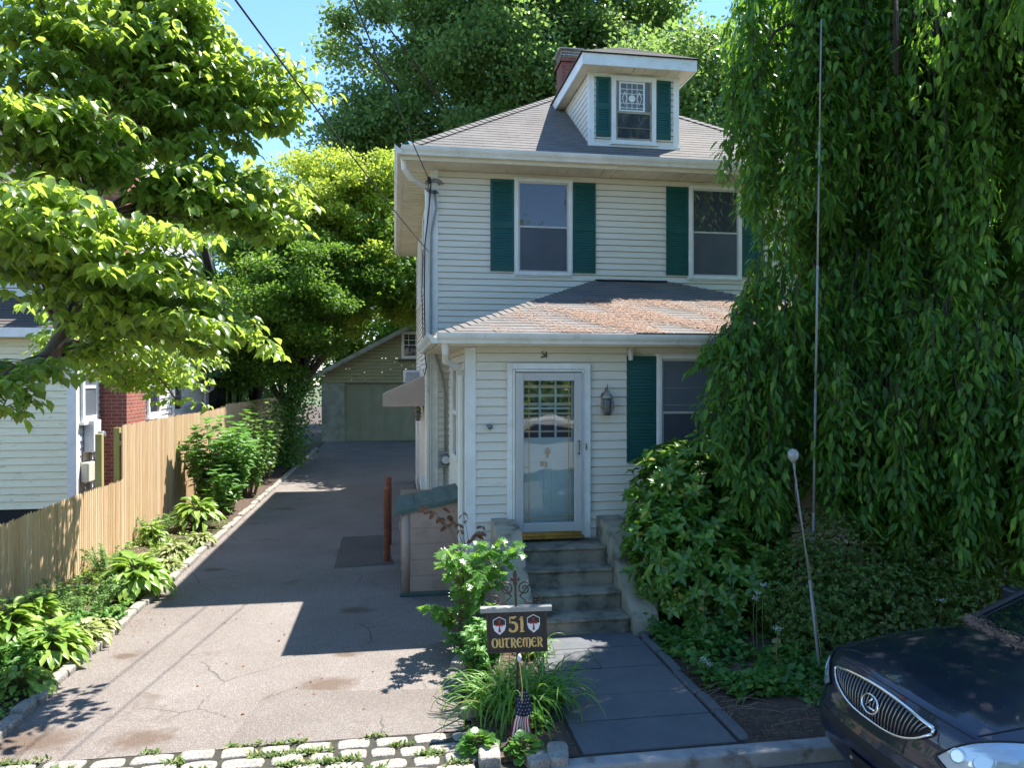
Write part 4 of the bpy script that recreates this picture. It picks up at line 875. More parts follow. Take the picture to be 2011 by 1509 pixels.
# garage ------------------------------------------------------------
gar = thing('garage', 'tan gabled garage at the end of the driveway', 'garage', (1.2, 34, 0)); GY = 34.0; gx0_, gx1_ = -3.2, 5.6; gm = 1.2
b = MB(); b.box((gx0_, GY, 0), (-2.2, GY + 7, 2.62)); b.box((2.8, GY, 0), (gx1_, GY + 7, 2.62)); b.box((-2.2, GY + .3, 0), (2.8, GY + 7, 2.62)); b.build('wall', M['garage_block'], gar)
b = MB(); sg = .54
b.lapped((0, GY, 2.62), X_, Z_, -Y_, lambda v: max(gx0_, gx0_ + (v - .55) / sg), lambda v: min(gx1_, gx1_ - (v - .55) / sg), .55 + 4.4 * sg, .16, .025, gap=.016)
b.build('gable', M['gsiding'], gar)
b = MB()
for s in (-1, 1):
    e = gm + s * 4.75; b.face([(e, GY - .35, 3.0), (gm, GY - .35, 3.0 + 4.75 * sg), (gm, GY + 7.3, 3.0 + 4.75 * sg), (e, GY + 7.3, 3.0)], [(0, 0), (0, 5.2), (7.6, 5.2), (7.6, 0)])
b.build('roof', M['nroof'], gar)
b = MB()
for s in (-1, 1): b.prism([(0, 0), (s * 4.75, -4.75 * sg), (s * 4.75, -4.75 * sg - .2), (0, -.22)], (gm, GY - .37, 3.0 + 4.75 * sg - .01), X_, Z_, Y_, .04)
b.build('rake_board', M['garage_block'], gar)
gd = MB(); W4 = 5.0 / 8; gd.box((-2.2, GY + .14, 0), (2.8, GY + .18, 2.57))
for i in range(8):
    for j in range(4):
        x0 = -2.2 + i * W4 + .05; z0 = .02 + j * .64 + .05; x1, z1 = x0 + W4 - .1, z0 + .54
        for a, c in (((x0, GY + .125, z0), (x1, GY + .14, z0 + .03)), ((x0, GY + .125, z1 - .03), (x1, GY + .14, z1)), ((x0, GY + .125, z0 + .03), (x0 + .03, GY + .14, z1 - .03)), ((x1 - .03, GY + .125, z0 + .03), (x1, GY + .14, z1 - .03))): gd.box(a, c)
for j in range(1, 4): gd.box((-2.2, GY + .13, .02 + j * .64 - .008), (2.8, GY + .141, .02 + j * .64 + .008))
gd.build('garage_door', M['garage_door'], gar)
gw = window(.35, 1.3, 3.75, 4.95, GY, gar, up='glass', low='glass', fw=.09)
b = MB()
for i in (1, 2): b.box((.35 + .95 * i / 3 - .012, GY - .052, 4.3), (.35 + .95 * i / 3 + .012, GY - .02, 4.88))
b.box((.44, GY - .052, 4.58), (1.2, GY - .021, 4.60)); b.build('muntin', M['white'], gw)
b = MB(); b.box((.2, GY - .12, 3.62), (1.45, GY, 3.70)); b.build('sill', M['nroof'], gar)

# neighbour's house --------------------------------------------------
nb = thing('house', 'white clapboard neighbour house with mossy siding behind the wooden fence', 'house', (-5.8, 14.7, 0)); nx, ny = -5.8, 14.7
b = MB(); b.lapped((0, ny, .42), X_, Z_, -Y_, lambda v: -14, lambda v: nx, 3.35, .135, .024, gap=.009); b.box((-14, ny + .02, .3), (nx - .02, 15.7, 3.75)); b.build('front_wall', M['nsiding'], nb)
b = MB(); nside = siding('neighbour_side_siding', (.72, .72, .70), (.66, .66, .64), (.4, .4, .36), .4)
b.lapped((nx, 0, .42), Y_, Z_, X_, lambda v: ny, lambda v: 24.5, 5.6, .135, .024, gap=.012)
b.lapped((nx, 0, 6.02), Y_, Z_, X_, lambda v: 15.6 + v * 1.15, lambda v: 24.5 - v * 1.15, 3.85, .135, .022)
b.box((-14, 15.75, .3), (nx - .02, 24.5, 6.0)); b.build('side_wall', nside, nb)
b = MB(); b.box((nx - .13, ny - .028, .42), (nx + .03, ny + .12, 3.75)); b.build('corner_board', M['white'], nb); b = MB(); b.box((nx - .1, 24.4, .42), (nx + .03, 24.53, 6)); b.build('corner_board', M['white'], nb)
b = MB(); b.box((-14, ny + .01, -.1), (nx - .01, 24.5, .42)); b.build('foundation', M['dark'], nb)
b = MB()
b.lapped((0, ny - .35, 3.72), X_, Vector((0, .9, .44)), Vector((0, -.44, .9)), lambda v: -14.3, lambda v: nx + .3, 1.6, .14, .012)
b.face([(-14.3, 15.3, 5.85), (nx + .3, 15.3, 5.85), (nx + .3, 20.05, 9.9), (-14.3, 20.05, 9.9)], [(0, 0), (9, 0), (9, 6), (0, 6)])
b.face([(nx + .3, 24.8, 5.85), (-14.3, 24.8, 5.85), (-14.3, 20.05, 9.9), (nx + .3, 20.05, 9.9)], [(0, 0), (9, 0), (9, 6), (0, 6)]); b.build('roof', M['nroof'], nb)
b = MB(); b.prism([(15.3, 5.83), (20.05, 9.88), (24.8, 5.83), (24.8, 5.6), (20.05, 9.62), (15.3, 5.6)], (nx + .25, 0, 0), Y_, Z_, X_, .04); b.box((-14.2, ny - .36, 3.55), (nx + .3, ny - .33, 3.72)); b.build('rake_board', M['white'], nb)
b = MB(); b.box((nx, 15.8, 0), (-5.28, 16.95, 5.4), brick=True); b.box((nx + .0, 15.98, 5.4), (-5.33, 16.78, 10.2), brick=True); b.build('chimney', M['brick'], nb)
def nwin(y0, y1, z0, z1, mat='shade'):
    b = MB(); f = .1; x = nx + .022
    for a, c in (((x, y0, z0), (x + .06, y0 + f, z1)), ((x, y1 - f, z0), (x + .06, y1, z1)), ((x, y0 + f, z1 - f), (x + .06, y1 - f, z1)), ((x, y0 + f, z0), (x + .06, y1 - f, z0 + f)), ((x, y0 + f, (z0 + z1) / 2 - .03), (x + .045, y1 - f, (z0 + z1) / 2 + .03)), ((x, y0 - .05, z0 - .06), (x + .09, y1 + .05, z0 - .002))): b.box(a, c)
    wn = b.build('window', M['white'], nb, bevel=.006); b = MB(); b.box((x + .004, y0 + f, z0 + f), (x + .03, y1 - f, z1 - f)); b.build('pane', M[mat], wn)
nwin(14.85, 15.6, 2.0, 3.3); nwin(18.6, 19.5, 1.9, 3.4, 'glass'); nwin(20.6, 21.5, 1.9, 3.4, 'glass'); nwin(18.6, 19.5, 4.2, 5.5, 'glass')
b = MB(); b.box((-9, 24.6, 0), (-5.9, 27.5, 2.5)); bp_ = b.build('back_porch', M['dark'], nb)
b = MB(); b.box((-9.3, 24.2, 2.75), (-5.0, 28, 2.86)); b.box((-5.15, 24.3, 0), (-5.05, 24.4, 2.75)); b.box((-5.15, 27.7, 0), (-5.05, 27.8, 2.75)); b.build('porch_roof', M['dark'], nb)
b = MB(); b.tube([(-5.45, 23.8, 2.72), (-5.5, 23.8, 2.5), (-5.72, 23.8, 2.35), (-5.72, 23.8, .3)], .05, 6); b.build('downspout', M['white'], nb)
# meter boxes on neighbour's wall
t = thing('meter_box', 'tall grey electric meter box on the neighbour wall beside the brick chimney', 'meter', (-5.6, 15.3, 1.6))
p0 = (-5.60, 15.1); b = MB(); b.box((-5.775, 15.02, 1.42), (-5.60, 15.38, 2.02)); b.build('box', M['plastic'], t, bevel=.01)
b = MB(); b.lathe([(.085, .0), (.085, .08), (.075, .10)], (-5.60, 15.28, 1.72), 20, 'x'); b.build('dial', M['shade'], t, smooth=True)
t = thing('utility_box', 'beige rounded utility box low on the neighbour wall above the fence', 'utility box', (-5.6, 15.1, 1.0))
b = MB(); b.box((-5.775, 14.84, .86), (-5.62, 15.14, 1.24)); b.build('box', M['beige'], t, bevel=.03, seg=4)
b = MB(); [b.tube([(-5.70, 14.92 + i * .05, .86), (-5.70, 14.9 + i * .06, .4)], .012, 5) for i in range(4)]; b.tube([(-5.74, 15.25, 1.42), (-5.74, 15.25, .4)], .025, 6); b.build('pipe', M['grey_metal'], t)
b = MB(); b.tube([(-5.75, 14.9, 1.45), (-5.74, 14.85, 1.1), (-5.73, 14.95, .8), (-5.74, 14.88, .6), (-5.74, 15.02, .55), (-5.73, 14.9, .75)], .008, 5); tag(b.build('cable_coil', M['cable'], None), 'loose black cable loop on the white neighbour wall below the window', 'cable')

# fences ------------------------------------------------------------
FX = -4.4
def fence(y0, y1, h, label, x0=FX, x1=FX):
    t = thing('wooden_fence', label, 'fence', (x0, (y0 + y1) / 2, 0)); b = MB(); y = y0; pw = .072
    while y < y1 - .01:
        hh = h + random.uniform(-.012, .012) + .01 * math.sin(y * 1.3); x = x0 + random.uniform(-.003, .003)
        e = y + pw - .004; m = (y + e) / 2
        cs = [(y, -.012), (y, .0), (y + .014, .011), (m, .015), (e - .014, .011), (e, .0), (e, -.012)]; zt_ = [hh - .035, hh - .035, hh - .010, hh, hh - .010, hh - .035, hh - .035]
        for q in range(6):
            (ya, xa), (yb, xb) = cs[q], cs[q + 1]
            b.face([(x + xa, ya, .02), (x + xb, yb, .02), (x + xb, yb, zt_[q + 1]), (x + xa, ya, zt_[q])])
        b.face([(x + cs[q][1], cs[q][0], zt_[q]) for q in range(7)]); b.face([(x - .012, y, .02), (x - .012, y, hh - .035), (x - .012, e, hh - .035), (x - .012, e, .02)])
        y += pw
    bp_o = b.build('board_panel', M['cedar'], t); bm_ = __import__('bmesh').new(); bm_.from_mesh(bp_o.data); __import__('bmesh').ops.remove_doubles(bm_, verts=bm_.verts, dist=2e-4); bm_.to_mesh(bp_o.data); bm_.free()
    b = MB(); [b.box((x0 - .06, y0, z), (x0 - .02, y1, z + .08)) for z in (.3, h - .35)]; b.build('rail', M['post'], t)
    y = y0 + .05
    while y < y1:
        b = MB(); b.box((x0 - .15, y, 0), (x0 - .062, y + .09, h - .06)); b.build('post', M['post'], t); y += 2.44
fence(4.2, 12.95, 1.17, 'low fresh tan stockade fence beside the garden bed')
fence(12.96, 20.5, 2.06, 'tall fresh tan stockade fence section stepping up behind the hostas')
fence(20.52, 32.5, 2.14, 'tall shaded stockade fence section running back towards the garage')
b = MB(); b.box((-4.72, 12.7, 0), (-4.62, 12.8, 1.92)); tag(b.build('wooden_post', M['post'], None, bevel=.01), 'greenish treated post standing behind the fence where it steps up', 'post')

# ================================================================ plants
def clumps_tree(name, label, base, trunk, clumps, mat, nleaf, lsize, crad, flat_=.55, T=T_SIM, group=None, bark='dbark', limbs=26, tr=.25, cat='tree', droop=0, up=.9):
    """trunk: list of points; clumps: (n,3) centres"""
    t = thing(name, label, cat, tuple(base), group)
    b = MB(); pts = [Vector(p) for p in trunk]; b.tube(pts, [tr * (1 - .6 * i / (len(pts) - 1)) for i in range(len(pts))], 9)
    b.build('trunk', M[bark], t, smooth=True)
    C = np.asarray(clumps); b = MB()
    for c in C[rng.permutation(len(C))[:limbs]]:
        s = pts[random.randint(max(1, len(pts) // 2 - 1), len(pts) - 1)]; c = Vector(c); mid = s.lerp(c, .5) + Vector((0, 0, random.uniform(.0, .12) * (c - s).length)); b.tube(bez(s, mid, c, 7), [tr * .32 * (1 - .8 * i / 6) for i in range(7)], 5, False)
    if limbs: b.build('limb', M[bark], t, smooth=True)
    n = nleaf; idx = rng.integers(0, len(C), n); sz = rng.uniform(.6, 1.3, len(C))[idx][:, None]
    o = rv(n); o /= np.maximum(1, np.linalg.norm(o, axis=1, keepdims=True) / 1.5); o[:, 2] *= flat_
    P = C[idx] + o * crad * sz * .66 * rng.uniform(.5, 1.55, n)[:, None]
    D = o * .5 + rv(n, .6); D[:, 2] -= droop; Nn = rv(n, .55) + np.array([0, 0, up])
    leafobj('crown', mat, t, P, D, Nn, lsize * rng.uniform(.7, 1.3, n), T)
    return t
def ell(c, r, n, shell=.5, seed=0, cut=None):
    g = np.random.default_rng(seed); v = g.normal(size=(n * 3, 3)); v /= np.linalg.norm(v, axis=1, keepdims=True)
    rr = g.uniform(shell, 1, (n * 3, 1)); p = np.array(c) + v * rr * np.array(r)
    if cut is not None: p = p[cut(p)]
    return p[:n]
# big oak behind the house
clumps_tree('oak_tree', 'very tall dark green oak rising behind the house roof', (9, 40, 0), [(9, 40, 0), (8.8, 40, 7), (8.3, 40, 13), (7.8, 39.5, 18)],
            np.vstack([ell((7.0, 40, 20.3), (10.2, 6, 9.2), 270, .35, 3), ell((-1.2, 39, 15.8), (2.6, 2.5, 1.9), 16, .2, 4)]), L['oak'], 190000, .25, 1.35, .6, limbs=60, tr=.5)
clumps_tree('oak_tree', 'broad leafy oak behind the right side of the roof and dormer', (15, 31, 0), [(15, 31, 0), (14.5, 31, 6), (14, 31, 10)],
            ell((14.5, 30, 12), (6.5, 4, 6.5), 150, .35, 5), L['oak'], 90000, .22, 1.15, .6, limbs=40, tr=.4)
# bright maple and the greener one below
clumps_tree('maple_tree', 'bright yellow green maple glowing in sun beside the house', (-5.0, 27, 0), [(-5.0, 27, 0), (-4.7, 27, 2.5), (-3.6, 27, 5), (-3.0, 27, 7)],
            np.vstack([ell((-2.2, 26.6, 7.2), (3.9, 2.9, 3.6), 330, .2, 7), ell((-5.2, 28, 8.3), (2.0, 1.5, 2.0), 50, .2, 17), ell((-.9, 26, 9.6), (1.6, 1.4, 1.1), 30, .2, 27)]), L['maple'], 190000, .115, .50, .5, limbs=44, tr=.22)
clumps_tree('maple_tree', 'mid green maple hanging low over the far driveway and garage', (-3.7, 26, 0), [(-3.7, 26, 0), (-3.55, 26, 1.6), (-3.0, 25.8, 3.2), (-2.4, 25.3, 4.6)],
            np.vstack([ell((-2.8, 24.4, 5.2), (3.7, 3.2, 2.4), 250, .1, 8, lambda p: (p[:, 0] < -2.0) | (p[:, 2] > 4.8 + .35 * (p[:, 0] + 2.0))), ell((-4.4, 24, 3.6), (1.4, 1.6, 1.2), 36, .2, 28)]), L['maple2'], 150000, .11, .46, .42, limbs=50, tr=.2)
clumps_tree('shade_tree', 'broad unseen tree added behind the house to shade the far driveway', (4.2, 28, 0), [(4.2, 28, 0), (4.0, 28, 3), (3.4, 28, 6)],
            np.vstack([ell((3.0, 28.5, 6.9), (3.7, 6.6, 2.0), 130, .1, 19), ell((2.4, 23.3, 6.1), (1.7, 1.6, 1.1), 40, .1, 20)]), L['maple2'], 60000, .2, 1.0, .6, limbs=30, tr=.25)  # tree hidden by the house, added for the shade it throws
b = MB(); b.tube([(-3.5, 26, 1.8), (-2.9, 25.9, 2.9), (-2.2, 25.8, 3.6), (-1.9, 25.7, 4.6)], [.13, .11, .09, .05], 8); 
tt = thing('leaning_tree', 'dark leaning ivy clad trunk beside the garage end of the driveway', 'tree', (-3.4, 24.4, 0))
b = MB(); b.tube([(-3.4, 24.4, 0), (-3.25, 24.4, 1.6), (-2.75, 24.4, 2.8), (-2.2, 24.4, 3.6), (-2.1, 24.4, 4.6)], [.17, .15, .13, .1, .05], 9); b.tube([(-3.2, 24.4, 1.8), (-3.3, 24.3, 3), (-3.1, 24.2, 4.2)], [.1, .08, .05], 8); b.build('trunk', M['dbark'], tt, smooth=True)
n = 4200; hh = rng.uniform(0, 1, n) ** 1.2; P = np.stack([-3.45 + hh * .5 + rng.normal(0, .33, n), 24.2 + rng.normal(0, .3, n), hh * 3.0 + rng.normal(0, .1, n)], 1)
leafobj('ivy', L['ivy'], tt, P, rv(n) + [0, -.3, -.6], rv(n, .5) + [.2, -.6, .5], .10 * rng.uniform(.6, 1.3, n), T_SIM)
# far trees
def quick(name, label, c, r, n, nl, mat, ls, seed, cr=.9, cat='tree', group=None, tr=.2, limbs=12):
    return clumps_tree(name, label, (c[0], c[1], 0), [(c[0], c[1], 0), (c[0], c[1], c[2] * .6), (c[0], c[1], c[2])], ell(c, r, n, .35, seed), mat, nl, ls, cr, .6, limbs=limbs, tr=tr, cat=cat, group=group)
quick('shade_tree', 'green tree far behind the garage roof', (-2, 46, 6), (7, 3, 4.5), 90, 26000, L['maple2'], .3, 21, 1.3)
quick('shade_tree', 'dark tree beyond the neighbour back porch', (-14, 40, 6), (5.5, 3, 5.5), 80, 22000, L['oak'], .32, 22, 1.3)
quick('shade_tree', 'tall tree far beyond the garage, right of the gable', (8, 50, 8), (9, 3, 7), 100, 26000, L['oak'], .36, 23, 1.5)
quick('flowering_shrub', 'sunny green shrub dotted with pink flowers behind the fence', (-6.8, 31.5, 2.2), (1.8, 1.2, 1.4), 34, 9000, L['maple'], .13, 24, .5, 'shrub', tr=.06, limbs=6)
quick('evergreen_shrub', 'dark dense shrub mass beyond the tall shaded fence', (-5.6, 28, 2.6), (1.5, 2.5, 1.6), 34, 9000, L['oak'], .12, 25, .5, 'shrub', tr=.08, limbs=6)
# trees across the street (seen mirrored in the glass)
for i, (x, lab) in enumerate(((-12, 'leafy street tree mirrored in the left window glass'), (-3, 'leafy street tree mirrored in the storm door glass'), (6, 'leafy street tree mirrored in the right upstairs window'), (15, 'leafy street tree across the road at the right'))):
    quick('street_tree', lab, (x, -17 - (i % 2) * 2, 6.5), (5, 3, 5.5), 60, 11000, L['oak'], .42, 30 + i, 1.5, group='trees across the street')

quick('street_hedge', 'dark hedge added across the road to darken the door glass reflection', (2, -9.5, 1.4), (14, .9, 1.6), 150, 22000, L['oak'], .28, 51, .8, cat='hedge', tr=.1, limbs=0)  # hedge added so the door glass mirrors something dark
# dogwood -----------------------------------------------------------
dog = thing('dogwood_tree', 'dogwood with tiers of big drooping leaves overhanging the low fence', 'tree', (-5.2, 6.1, 0))
stem = [Vector((-5.2, 6.1, 0)), Vector((-5.0, 6.2, 1.4)), Vector((-4.4, 6.5, 2.35)), at(0, 745, 7.13), at(60, 722, 7.25), at(100, 700, 7.35), at(122, 655, 7.4), at(150, 560, 7.5), at(178, 440, 7.6), at(185, 300, 7.7), at(178, 200, 7.8), at(160, 60, 7.9), at(170, -140, 8.0)]
b = MB(); b.tube(stem, [.15, .13, .10, .075, .072, .075, .062, .052, .046, .04, .034, .028, .015], 10); b.build('trunk', M['bark'], dog, smooth=True)
LP, LD, LN, LS = [], [], [], []; tb = MB()
def spray(start, tip, width=.5, ntw=11, droop=.25, th=.016, dens=1.0):
    """branch from start to tip, flat layered side twigs with leaf clusters"""
    s, e = Vector(start), Vector(tip); mid = s.lerp(e, .55) + Vector((0, 0, droop)); path = bez(s, mid, e, 12)
    tb.tube(path, [th * (1 - .75 * i / 11) + .002 for i in range(12)], 5, False)
    d = (e - s).normalized(); side = d.cross(Z_).normalized()
    for i in range(ntw):
        f = .30 + .70 * i / max(1, ntw - 1); k = min(10, int(f * 11)); p = path[k].lerp(path[k + 1], f * 11 - k) if k < 11 else path[11]
        sg = 1 if i % 2 else -1; ln_ = width * (1.15 - f * .6) * random.uniform(.7, 1.2)
        q = p + (side * sg * 1.0 + d * .6 + Vector((0, 0, random.uniform(-.35, .4)))).normalized() * ln_
        tw = bez(p, p.lerp(q, .5) + Z_ * .05, q, 4); tb.tube(tw, [.005, .004, .003, .0015], 4, False)
        for c in [tw[2], tw[3]] + ([tw[1]] if dens > .8 else []):
            m = random.randint(4, 6)
            for j in range(m):
                a = 2 * math.pi * j / m + random.random(); o = Vector((math.cos(a), math.sin(a), random.uniform(-.9, -.1)))
                LP.append(c + o * .02 + Vector(rng.normal(0, .02, 3))); LD.append(o); LN.append(Vector((random.gauss(0, .35), random.gauss(0, .35), 1))); LS.append(random.uniform(.08, .15))
    for j in range(6):
        a = 2 * math.pi * j / 6; LP.append(e); LD.append(Vector((math.cos(a), math.sin(a), -.5))); LN.append(Z_); LS.append(random.uniform(.11, .15))
def near(tip): 
    return min(stem[5:], key=lambda q: (q - (Vector(tip) - Vector((0, 0, .35)))).length)
tips = [  # measured tips: px, py, depth
 (540, 688, 7.8), (500, 640, 7.7), (440, 600, 7.6), (410, 690, 7.8), (330, 520, 7.0), (250, 470, 6.7), (180, 430, 6.4), (90, 380, 6.2), (20, 360, 6.0), (400, 560, 7.3), (460, 665, 7.5), (380, 470, 7.2), (300, 600, 7.4), (200, 560, 6.8), (120, 500, 6.4), (40, 500, 6.2), (-60, 470, 6.0), (220, 640, 7.0),
 (340, 560, 6.6), (260, 540, 6.4), (150, 480, 6.1), (60, 440, 5.9), (-20, 400, 5.8), (420, 640, 6.9), (370, 640, 6.8),
 (330, 755, 11.4), (300, 690, 11.6), (262, 700, 11.2), (365, 720, 11.6), (345, 785, 11.3), (290, 760, 11.0), (250, 760, 10.6), (310, 725, 11.8), (220, 730, 10.4), (275, 725, 10.9), (235, 690, 10.4), (180, 700, 7.6), (5, 800, 6.6), (-40, 790, 6.5), (280, 640, 7.9),
 (610, 410, 8.8), (590, 450, 8.8), (560, 380, 8.7), (520, 430, 8.6), (600, 380, 9.0), (480, 390, 8.4), (540, 470, 8.8), (440, 420, 8.3), (400, 380, 8.2), (560, 440, 8.5),
 (655, 190, 9.2), (640, 165, 9.2), (600, 180, 9.0), (620, 215, 9.1), (560, 200, 8.9), (520, 190, 8.7), (480, 160, 8.5), (510, 250, 8.8), (440, 200, 8.4), (560, 240, 9.0), (590, 250, 9.0), (400, 160, 8.2), (520, 285, 8.9), (610, 240, 9.1),
 (480, 60, 8.6), (500, 90, 8.7), (430, 40, 8.4), (430, -20, 8.4), (380, 20, 8.2), (470, 110, 8.6), (350, 90, 8.0), (300, 10, 8.0), (400, 100, 8.3), (455, 10, 8.5), (250, 40, 7.9), (300, 120, 7.8), (440, 140, 8.5),
 (60, 230, 6.6), (130, 215, 6.7), (190, 240, 6.8), (0, 215, 6.5), (-60, 220, 6.4), (100, 290, 6.9), (20, 290, 6.7), (160, 310, 7.0),
 (200, 130, 7.4), (100, 60, 7.1), (40, 120, 6.9), (0, 40, 6.9), (150, 10, 7.3), (-50, 110, 6.7), (60, -20, 7.0), (230, 190, 7.4), (90, 150, 7.1), (10, -60, 6.9), (200, -60, 7.6), (330, -50, 8.1), (180, 70, 7.0),
 (330, 300, 8.3), (440, 310, 8.5), (290, 230, 8.0), (360, 350, 8.2), (240, 320, 7.8), (420, 260, 8.6), (350, 220, 8.1), (460, 340, 8.6),
]
for k, (px, py, Y) in enumerate(tips):
    if py < 300 and px > 380: px -= 42 + (12 if py < 140 else 0)
    elif px > 380: px -= 22
    if py < 500 and px > 330: Y *= .925
    e = at(px, py, Y); s = near(e); L_ = (e - s).length; ax = e - s
    spray(s, e, .36 + .13 * L_, int(9 + 3.2 * L_), .10 + .14 * L_, .008 + .007 * L_)
tb.build('limb', M['bark'], dog, smooth=True)
leafobj('crown', L['dog'], dog, np.array([tuple(p) for p in LP]), np.array([tuple(p) for p in LD]), np.array([tuple(p) for p in LN]), np.array(LS), T_OV, W=1.05)
print('dogwood leaves', len(LP))

# weeping cherry ------------------------------------------------------
wc = thing('weeping_tree', 'weeping cherry with curtains of long leafy strands covering the porch corner', 'tree', (6.2, 8.0, 0))
b = MB(); b.tube([(6.6, 8.7, 0), (6.5, 8.7, 2), (6.3, 8.5, 4), (6.1, 8.3, 6.0), (5.9, 8.0, 7.4)], [.13, .11, .09, .07, .04], 9); b.build('trunk', M['dbark'], wc, smooth=True)
sb = MB(); CP, CD, CN, CS = [], [], [], []
def strand(top, bot, sway=.1, dens=1.0, ls=.128):
    top, bot = Vector(top), Vector(bot); ln_ = (top - bot).length; n = max(5, int(ln_ / .22)); ph = random.uniform(0, 6)
    pts = []
    for i in range(n + 1):
        f = i / n; p = top.lerp(bot, f); p.x += sway * math.sin(f * 4 + ph) * f; p.y += sway * math.cos(f * 3.3 + ph) * f; pts.append(p)
    sb.tube(pts, [.004 * (1 - .7 * i / n) + .001 for i in range(n + 1)], 3, False)
    m = int(ln_ / .0235 * dens)
    f = (np.arange(m) + rng.uniform(-.5, .5, m)) / m * n; f = np.clip(f, 0, n - .001); k = f.astype(int); fr = (f - k)[:, None]
    A = np.array([tuple(p) for p in pts]); P = A[k] * (1 - fr) + A[k + 1] * fr
    ph2 = random.uniform(0, 6); cl = .35 + .65 * np.abs(np.sin(f / n * ln_ * 4.2 + ph2))          # leaves gather on short side twigs
    a = ph2 + np.round(f / n * ln_ * 2.7) * 2.4 + rng.normal(0, .9, m); dn = rng.uniform(-2.3, -.15, m)
    o = np.stack([np.cos(a + rng.normal(0, .5, m)), np.sin(a), dn], 1); rr = rng.uniform(0, .17, m) * cl
    P = P + np.stack([np.cos(a), np.sin(a), -np.ones(m) * .9], 1) * rr[:, None]
    CP.append(P); CD.append(o); CN.append(np.stack([np.cos(a), np.sin(a), np.full(m, .8)], 1) + rv(m, .45)); CS.append(ls * 1.0 * rng.uniform(.5, 1.3, m))
# silhouette: left edge strands measured in the photograph (px, y top, y bottom, depth)
edge = [(1405, -60, 130, 8.4), (1398, 80, 240, 8.4), (1410, 100, 350, 8.3), (1425, 150, 345, 8.2), (1440, 50, 300, 8.3), (1455, 200, 420, 8.2), (1475, 240, 480, 8.1), (1495, 300, 520, 8.0), (1510, 330, 560, 8.0), (1470, 100, 380, 8.2),
        (1500, 430, 600, 7.9), (1480, 500, 660, 7.9), (1450, 540, 690, 7.8), (1425, 570, 720, 7.8), (1405, 610, 760, 7.8), (1385, 640, 720, 7.8), (1372, 660, 705, 7.8), (1400, 640, 860, 7.8), (1388, 740, 865, 7.8), (1415, 700, 930, 7.7), (1440, 640, 940, 7.7), (1430, 760, 960, 7.7), (1460, 620, 980, 7.6), (1480, 600, 1040, 7.6), (1455, 800, 1010, 7.6), (1500, 640, 1060, 7.5), (1520, 560, 1050, 7.4)]
for px, y0, y1, Y in edge:
    hi_ = y1 < 620; px += 16 if hi_ else 0
    for k in range(3 if hi_ else 5):
        jx = random.gauss(0, 9); e = at(px + jx, y1 + random.uniform(-45, 15), Y + random.uniform(-.25, .35)); s = at(px + jx + random.uniform(10, 60), y0, Y + random.uniform(-.1, .5))
        strand(s, e, .05)
g = np.random.default_rng(9)
botl = lambda px: np.interp(px, [1440, 1520, 1600, 1700, 1780, 1850, 2011, 2200], [960, 1050, 1000, 1060, 1130, 1090, 1150, 1150])
for i in range(105):      # bunches of strands, wide on top and tapering to a tail
    px = g.uniform(1465, 2130); Y = 7.95 - (px - 1440) / 700 * 1.7 + g.random() ** 1.5 * 1.5; y0 = g.uniform(-330, 620) if i % 4 else g.uniform(450, 850)
    y1 = min(botl(px) + g.uniform(-70, 20), y0 + g.uniform(260, 620)); lean = g.uniform(-15, 70)
    if px < 1540 and y0 < 480: y1 = min(y1, np.interp(px, [1465, 1540], [380, 660]))
    if y1 - y0 < 90: continue
    for k in range(14):
        f = g.uniform(.45, 1); strand(at(px + lean + g.normal(0, 30), y0 + g.uniform(-30, 40), Y + .2 + g.normal(0, .12)), at(px + g.normal(0, 34 * (1.15 - f)), y0 + (y1 - y0) * f, Y + g.normal(0, .08)), g.uniform(.02, .07), 1.0)
for i in range(34):       # low tails hanging to the height of the car roof
    px = g.uniform(1640, 2120); Y = 7.6 - (px - 1440) / 700 * 1.7 + g.random() * .9; y0 = g.uniform(560, 820); y1 = botl(px) + g.uniform(-40, 30)
    for k in range(13):
        f = g.uniform(.5, 1); strand(at(px + g.normal(10, 26), y0 + g.uniform(-30, 40), Y + g.normal(0, .1)), at(px + g.normal(0, 34 * (1.15 - f)), y0 + (y1 - y0) * f, Y + g.normal(0, .08)), g.uniform(.02, .06), 1.0)
for i in range(420):      # looser strands further inside the crown
    px = g.uniform(1500, 2150); Y = 7.9 - (px - 1440) / 700 * 1.6 + g.uniform(1.2, 2.6); y0 = g.uniform(-300, 650); y1 = min(botl(px) + g.uniform(-140, 0), y0 + g.uniform(250, 700))
    if px < 1560 and y0 < 500: continue
    if y1 - y0 > 60: strand(at(px + g.uniform(0, 40), y0, Y), at(px, y1, Y), g.uniform(.03, .12), .8)
for k in range(110):   # crown above the frame that shades the walk
    a = g.uniform(0, 2 * math.pi); r = g.uniform(.2, 1) ** .6; c = Vector((6.5 + 2.2 * r * math.cos(a), 8.1 + 1.7 * r * math.sin(a), 8.0 - 1.8 * r * r))
    strand(c, c - Vector((random.uniform(-.1, .3), 0, g.uniform(1.2, 2.8))), .1, .8, .13)
for k in range(230):  # strands added high up, mostly out of view, to shade the car hood
    a = g.uniform(0, 2 * math.pi); q_ = g.uniform(0, 1) ** .5; c = Vector((7.2 + 2.2 * q_ * math.cos(a), 6.1 + 2.0 * q_ * math.sin(a), 8.3 - .9 * q_)); strand(c, c - Vector((0, 0, g.uniform(.8, 1.9))), .1, .9, .13)
for k in range(190):  # second unseen cluster, added to keep sun glare off the hood
    a = g.uniform(0, 2 * math.pi); q_ = g.uniform(0, 1) ** .5; c = Vector((6.9 + 1.3 * q_ * math.cos(a), 5.5 + 1.1 * q_ * math.sin(a), 8.0 - .7 * q_)); strand(c, c - Vector((0, 0, g.uniform(.8, 1.8))), .12, .9, .13)
